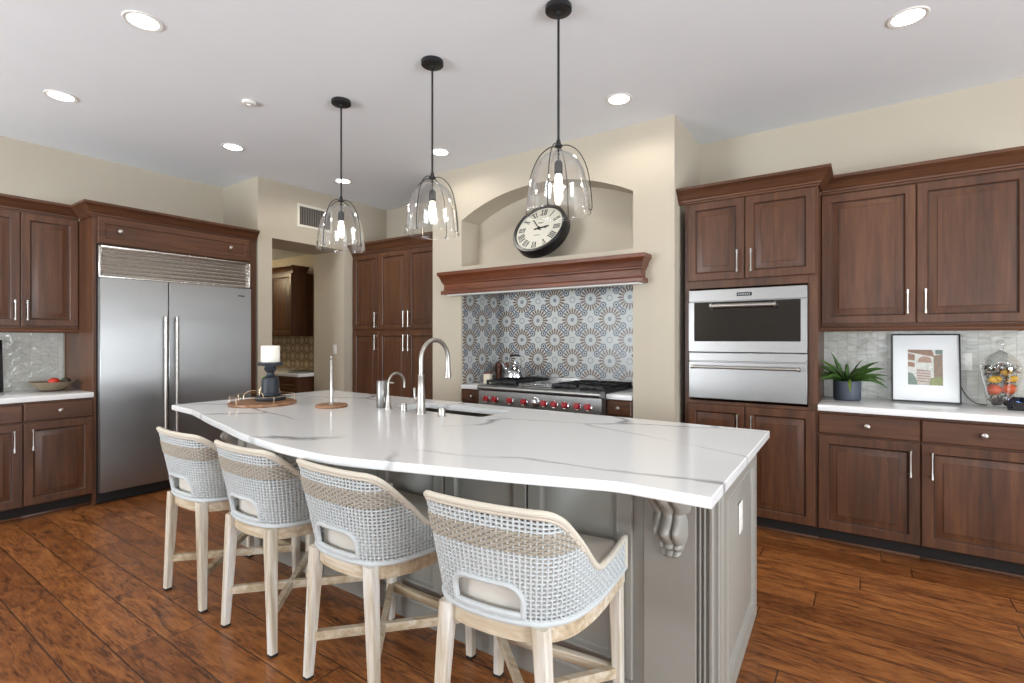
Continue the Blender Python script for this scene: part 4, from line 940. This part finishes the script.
q4([(-px, pz1), (px * .4, pz1), (px * .55, pz1 - .05), (-px, pz1 - .015)], 1, 1); q4([(-px, .285), (-.055, .28), (-.055, .32), (-px, .33)], 1, 1); q4([(-px, .24), (-.055, .235), (-.055, .265), (-px, .272)], 1, 1)
q4([(.045, pz0), (px, pz0), (px, pz1 - .03), (.045, pz1 - .04)], 2, 1); q4([(.055, pz1 - .03), (px, pz1 - .03), (px, pz1), (.055, pz1)], 5, 1)
q4([(-.04, .27), (.035, .265), (.03, .3), (.0, .312), (-.03, .302)], 6, 1); q4([(-.05, pz0), (.03, pz0), (.03, .215), (-.045, .225)], 4, 1)
q4([(-px, pz0), (-.04, pz0), (-.05, .16), (-.065, .19), (-px, .2)], 5, 2); q4([(.02, pz0), (px, pz0), (px, .16), (.075, .178), (.05, .165), (.03, .168)], 3, 2)
for k in range(5): q4([(-.045, .218 - k * .018), (.028, .212 - k * .018), (.028, .207 - k * .018), (-.045, .212 - k * .018)], 1, 2)
b.build('print', ['art_sky', 'art_beam', 'art_post', 'art_bush', 'art_path', 'art_teal', 'art_roof'], t, 0)
b = MB(); b.tube(cat([(.505, 4.481, 1.10), (.515, 4.474, 1.05), (.54, 4.466, .985), (.575, 4.455, .935), (.61, 4.44, .9185), (.655, 4.425, .9178)], 6), .0025, 6)
tag(b.build('power_cord', 'black_plastic'), 'thin black power cord running down the tile beside the framed picture', 'cord')

JX, JY, JZ = .690, 4.32, .9145
t = thing('glass_jar', 'lidded clear glass apothecary jar holding fruit and dried flowers', 'jar', (JX, JY, JZ))
jp = cat([(.062, .006), (.066, .03), (.078, .10), (.094, .19), (.1, .245), (.098, .262), (.09, .268)], 5)
MB().lathe([(0, 0), (.06, 0), (.0625, .003)] + jp + [(r_ - .003, z) for r_, z in reversed(jp)] + [(.055, .008), (0, .008)], n=40, cap=False).build('body', 'jar_glass', t, 60)
lp = cat([(.094, .269), (.09, .28), (.07, .31), (.045, .335), (.02, .35), (.012, .36)], 4)
lid = MB().lathe(lp + [(.018, .372), (.025, .39), (.022, .408), (.01, .42), (0, .421)] + [(0, .345)] + [(r_ - .003, z - .004) for r_, z in reversed(lp)] + [(.094, .269)], n=36, cap=False).build('lid', 'jar_glass', t, 60)
def at_px(px, py, y):
    a0 = math.atan2(353, 510); k = (px - 512) / 510
    dx, dy = -math.sin(a0) + k * math.cos(a0), math.cos(a0) + k * math.sin(a0)
    t_ = y / dy; return (t_ * dx, y, 1.34 - (py - 339) / 510 * t_)
def fruit(name, lab, cat_, loc, r_, sc, mat, rot=(0, 0, 0), stem=True, group=None):
    t = thing(name, lab, cat_, loc, 0, group)
    mx = Matrix.Rotation(rot[2], 4, 'Z') @ Matrix.Rotation(rot[1], 4, 'Y') @ Matrix.Rotation(rot[0], 4, 'X')
    b = MB(); prof = [(0, -1), (.2, -.985), (.5, -.86), (.8, -.58), (.97, -.2), (1, 0.05), (.95, .35), (.76, .68), (.45, .9), (.18, .975), (.06, .955), (0, .94)]
    b.lathe([(a_ * r_ * sc[0], c_ * r_ * sc[2]) for a_, c_ in prof], n=18, mx=mx, cap=False); b.build('skin', mat, t, 60)
    if stem:
        b = MB(); b.lathe([(0, r_ * sc[2] * .93), (r_ * .16, r_ * sc[2] * .95), (r_ * .08, r_ * sc[2] * 1.04), (0, r_ * sc[2] * 1.05)], n=8, mx=mx, cap=False); b.build('stem', 'soil', t)
    return t
G = 'fruit and dried stuff in the glass jar'
fruit('orange', 'reddish orange low on the left inside the glass jar', 'orange', (JX - .032, JY - .02, JZ + .112), .036, (1, 1, .95), 'peach_skin', (.3, .2, 0))
fruit('orange', 'bright orange low on the right inside the glass jar', 'orange', (JX + .038, JY - .012, JZ + .118), .0345, (1, 1, .95), 'orange_skin', (.2, -.4, 0))
fruit('lemon', 'large yellow lemon above the reddish orange in the glass jar', 'lemon', (JX - .03, JY - .03, JZ + .176), .027, (.85, .85, 1.25), 'lemon_skin', (0, R(80), .2), False)
fruit('lemon', 'yellow lemon above the bright orange on the jar right side', 'lemon', (JX + .05, JY - .02, JZ + .18), .024, (.85, .85, 1.25), 'lemon_skin', (0, R(65), -.1), False)
fruit('lemon', 'topmost greenish yellow lemon in the glass jar', 'lemon', (JX + .022, JY - .03, JZ + .222), .023, (.85, .85, 1.3), 'lemon_skin', (0, R(82), 0), False)
for dx, dy, dz, lab in ((-.028, -.02, .035, 'dark dried seed pod at the bottom left of the glass jar'), (.026, -.025, .036, 'dark dried seed pod at the bottom right of the glass jar'), (.0, .028, .034, 'dark dried seed pod at the back of the jar bottom')):
    t = thing('seed_pod', lab, 'seed pod', (JX + dx, JY + dy, JZ + dz))
    b = MB(); r0 = random.Random(int(dx * 1e4) + 5); b.sphere((0, 0, 0), .02, 12, (1, 1, 1.1)); b.build('core', 'pod', t)
    b = MB()
    for k in range(26):
        a_, e_ = r0.random() * 6.28, r0.random() * 2.6 - 1.3; d = Vector((math.cos(a_) * math.cos(e_), math.sin(a_) * math.cos(e_), math.sin(e_)))
        b.tube([d * .016, d * .0215 + Vector((0, 0, .003))], [.0052, .001], 5)
    b.build('scales', 'pod', t)
for dx, dy, dz, lab in ((-.05, -.02, .225, 'dried pinkish flower against the left side of the jar'), (.006, -.015, .262, 'dried pinkish flower just under the jar lid')):
    t = thing('dried_flower', lab, 'dried flower', (JX + dx, JY + dy, JZ + dz))
    b = MB()
    for k in range(22):
        a_ = k * 2.4; e_ = .2 + 1.2 * (k / 22); d = Vector((math.cos(a_) * math.cos(e_), math.sin(a_) * math.cos(e_), math.sin(e_) * .6)); sd = Vector((-math.sin(a_), math.cos(a_), 0)) * .006
        p, q, m_ = d * .004, d * .026, d * .016 + Vector((0, 0, .004)); b.rings([[p - sd * .4, p + sd * .4, p + Vector((0, 0, -.0008))], [m_ - sd, m_ + sd, m_ + Vector((0, 0, -.001))], [q - sd * .5, q + sd * .5, q + Vector((0, 0, -.0008))]])
    b.build('petals', 'dry_flower', t, 0); MB().sphere((0, 0, .006), .007, 10).build('centre', 'dry_leaf', t)
b = MB(); r0 = random.Random(11)
for k in range(520):
    a_ = r0.random() * 6.28; z = .045 + .215 * r0.random(); rmx = .062 + (z - .03) * .13; rr = rmx * (.35 + .6 * r0.random())
    if rr * math.sin(a_) < -.012 and z < .20 and r0.random() < .8: continue
    c_ = Vector((JX + rr * math.cos(a_), JY + rr * math.sin(a_), JZ + z)); d = Vector((r0.random() - .5, r0.random() - .5, r0.random() - .3)).normalized(); sd = d.cross(Vector((.1, .2, 1))).normalized(); nn = sd.cross(d)
    q_ = .014 if rr < rmx * .8 else .009
    q4_ = lambda p, w_, h_: [p - sd * w_, p - nn * h_, p + sd * w_, p + nn * h_]
    b.rings([q4_(c_ - d * q_, .001, .0006), q4_(c_ - d * q_ * .2, .0065, .0012), q4_(c_ + d * q_, .001, .0006)], mat=0 if r0.random() < .55 else (1 if r0.random() < .5 else 2))
tag(b.build('dried_leaves', ['dry_leaf', 'pod', 'dry_flower'], None, 40), 'loose dried leaves packed around the fruit in the glass jar', 'dried leaves', None, 'stuff')

t = thing('smart_display', 'small black tilted touch display at the right end of the counter', 'smart display', (.785, 4.19, .9145), R(-6)); 
tl = Matrix.Rotation(R(-52), 4, 'X')
b = MB(); b.box(-.085, .085, -.006, .006, .004, .115, .004, mat=0, rot=tl); b.prism([(-.0, .0), (.075, .0), (.058, .05), (.012, .03)], 'x', -.06, .06); b.build('housing', 'black_plastic', t, 30)
s_ = MB().box(-.078, .078, -.0068, -.006, .012, .108, rot=tl).build('screen', 'screen', t, 0)
cu = bpy.data.curves.new('digits', 'FONT'); cu.body = '2:'; cu.size = .034; cu.extrude = .0004
tmp = bpy.data.objects.new('digits', cu); C.objects.link(tmp); dg = bpy.context.evaluated_depsgraph_get(); me = bpy.data.meshes.new_from_object(tmp.evaluated_get(dg)); bpy.data.objects.remove(tmp)
me.transform(tl @ Matrix.Translation((-.045, -.0074, .05)) @ Matrix.Rotation(R(90), 4, 'X')); me.materials.clear(); me.materials.append(M['screen_digits'])
o = bpy.data.objects.new('screen_digits', me); C.objects.link(o); o.parent = s_
# ------------------------------------------------------------------ things on the left-hand counter
BX, BY = -5.46, 1.29
t = thing('fruit_bowl', 'taupe flared bowl with a dark foot on the left counter', 'bowl', (BX, BY, .9145))
MB().lathe([(0, .004), (.075, .004), (.08, .016), (0, .016)], n=40, cap=False).build('foot', 'bowl_foot', t)
MB().lathe([(0, .014), (.08, .014), (.105, .035), (.142, .072), (.146, .078), (.142, .079), (.1, .042), (.075, .024), (0, .022)], n=48, cap=False).build('bowl', 'bowl_glaze', t)
fruit('tomato', 'red tomato in the taupe bowl', 'tomato', (BX, BY + .01, .99), .038, (1, 1, .85), 'tomato_skin')
fruit('avocado', 'dark avocado in the taupe bowl, right of the tomato', 'avocado', (BX + .01, BY + .084, .994), .028, (.85, .85, 1.2), 'avocado_skin', (R(80), 0, 0))
t = thing('framed_panel', 'black upright framed panel leaning on the tile at the left edge', 'picture', (-5.70, .925, .9145), R(90)); t.rotation_euler = (-.12, 0, R(90))
MB().box(-.12, .12, -.012, .012, 0, .42, .003).build('frame', 'black_plastic', t, 30); MB().box(-.1, .1, -.0135, -.012, .02, .40).build('panel', 'dark_glass', t, 0)
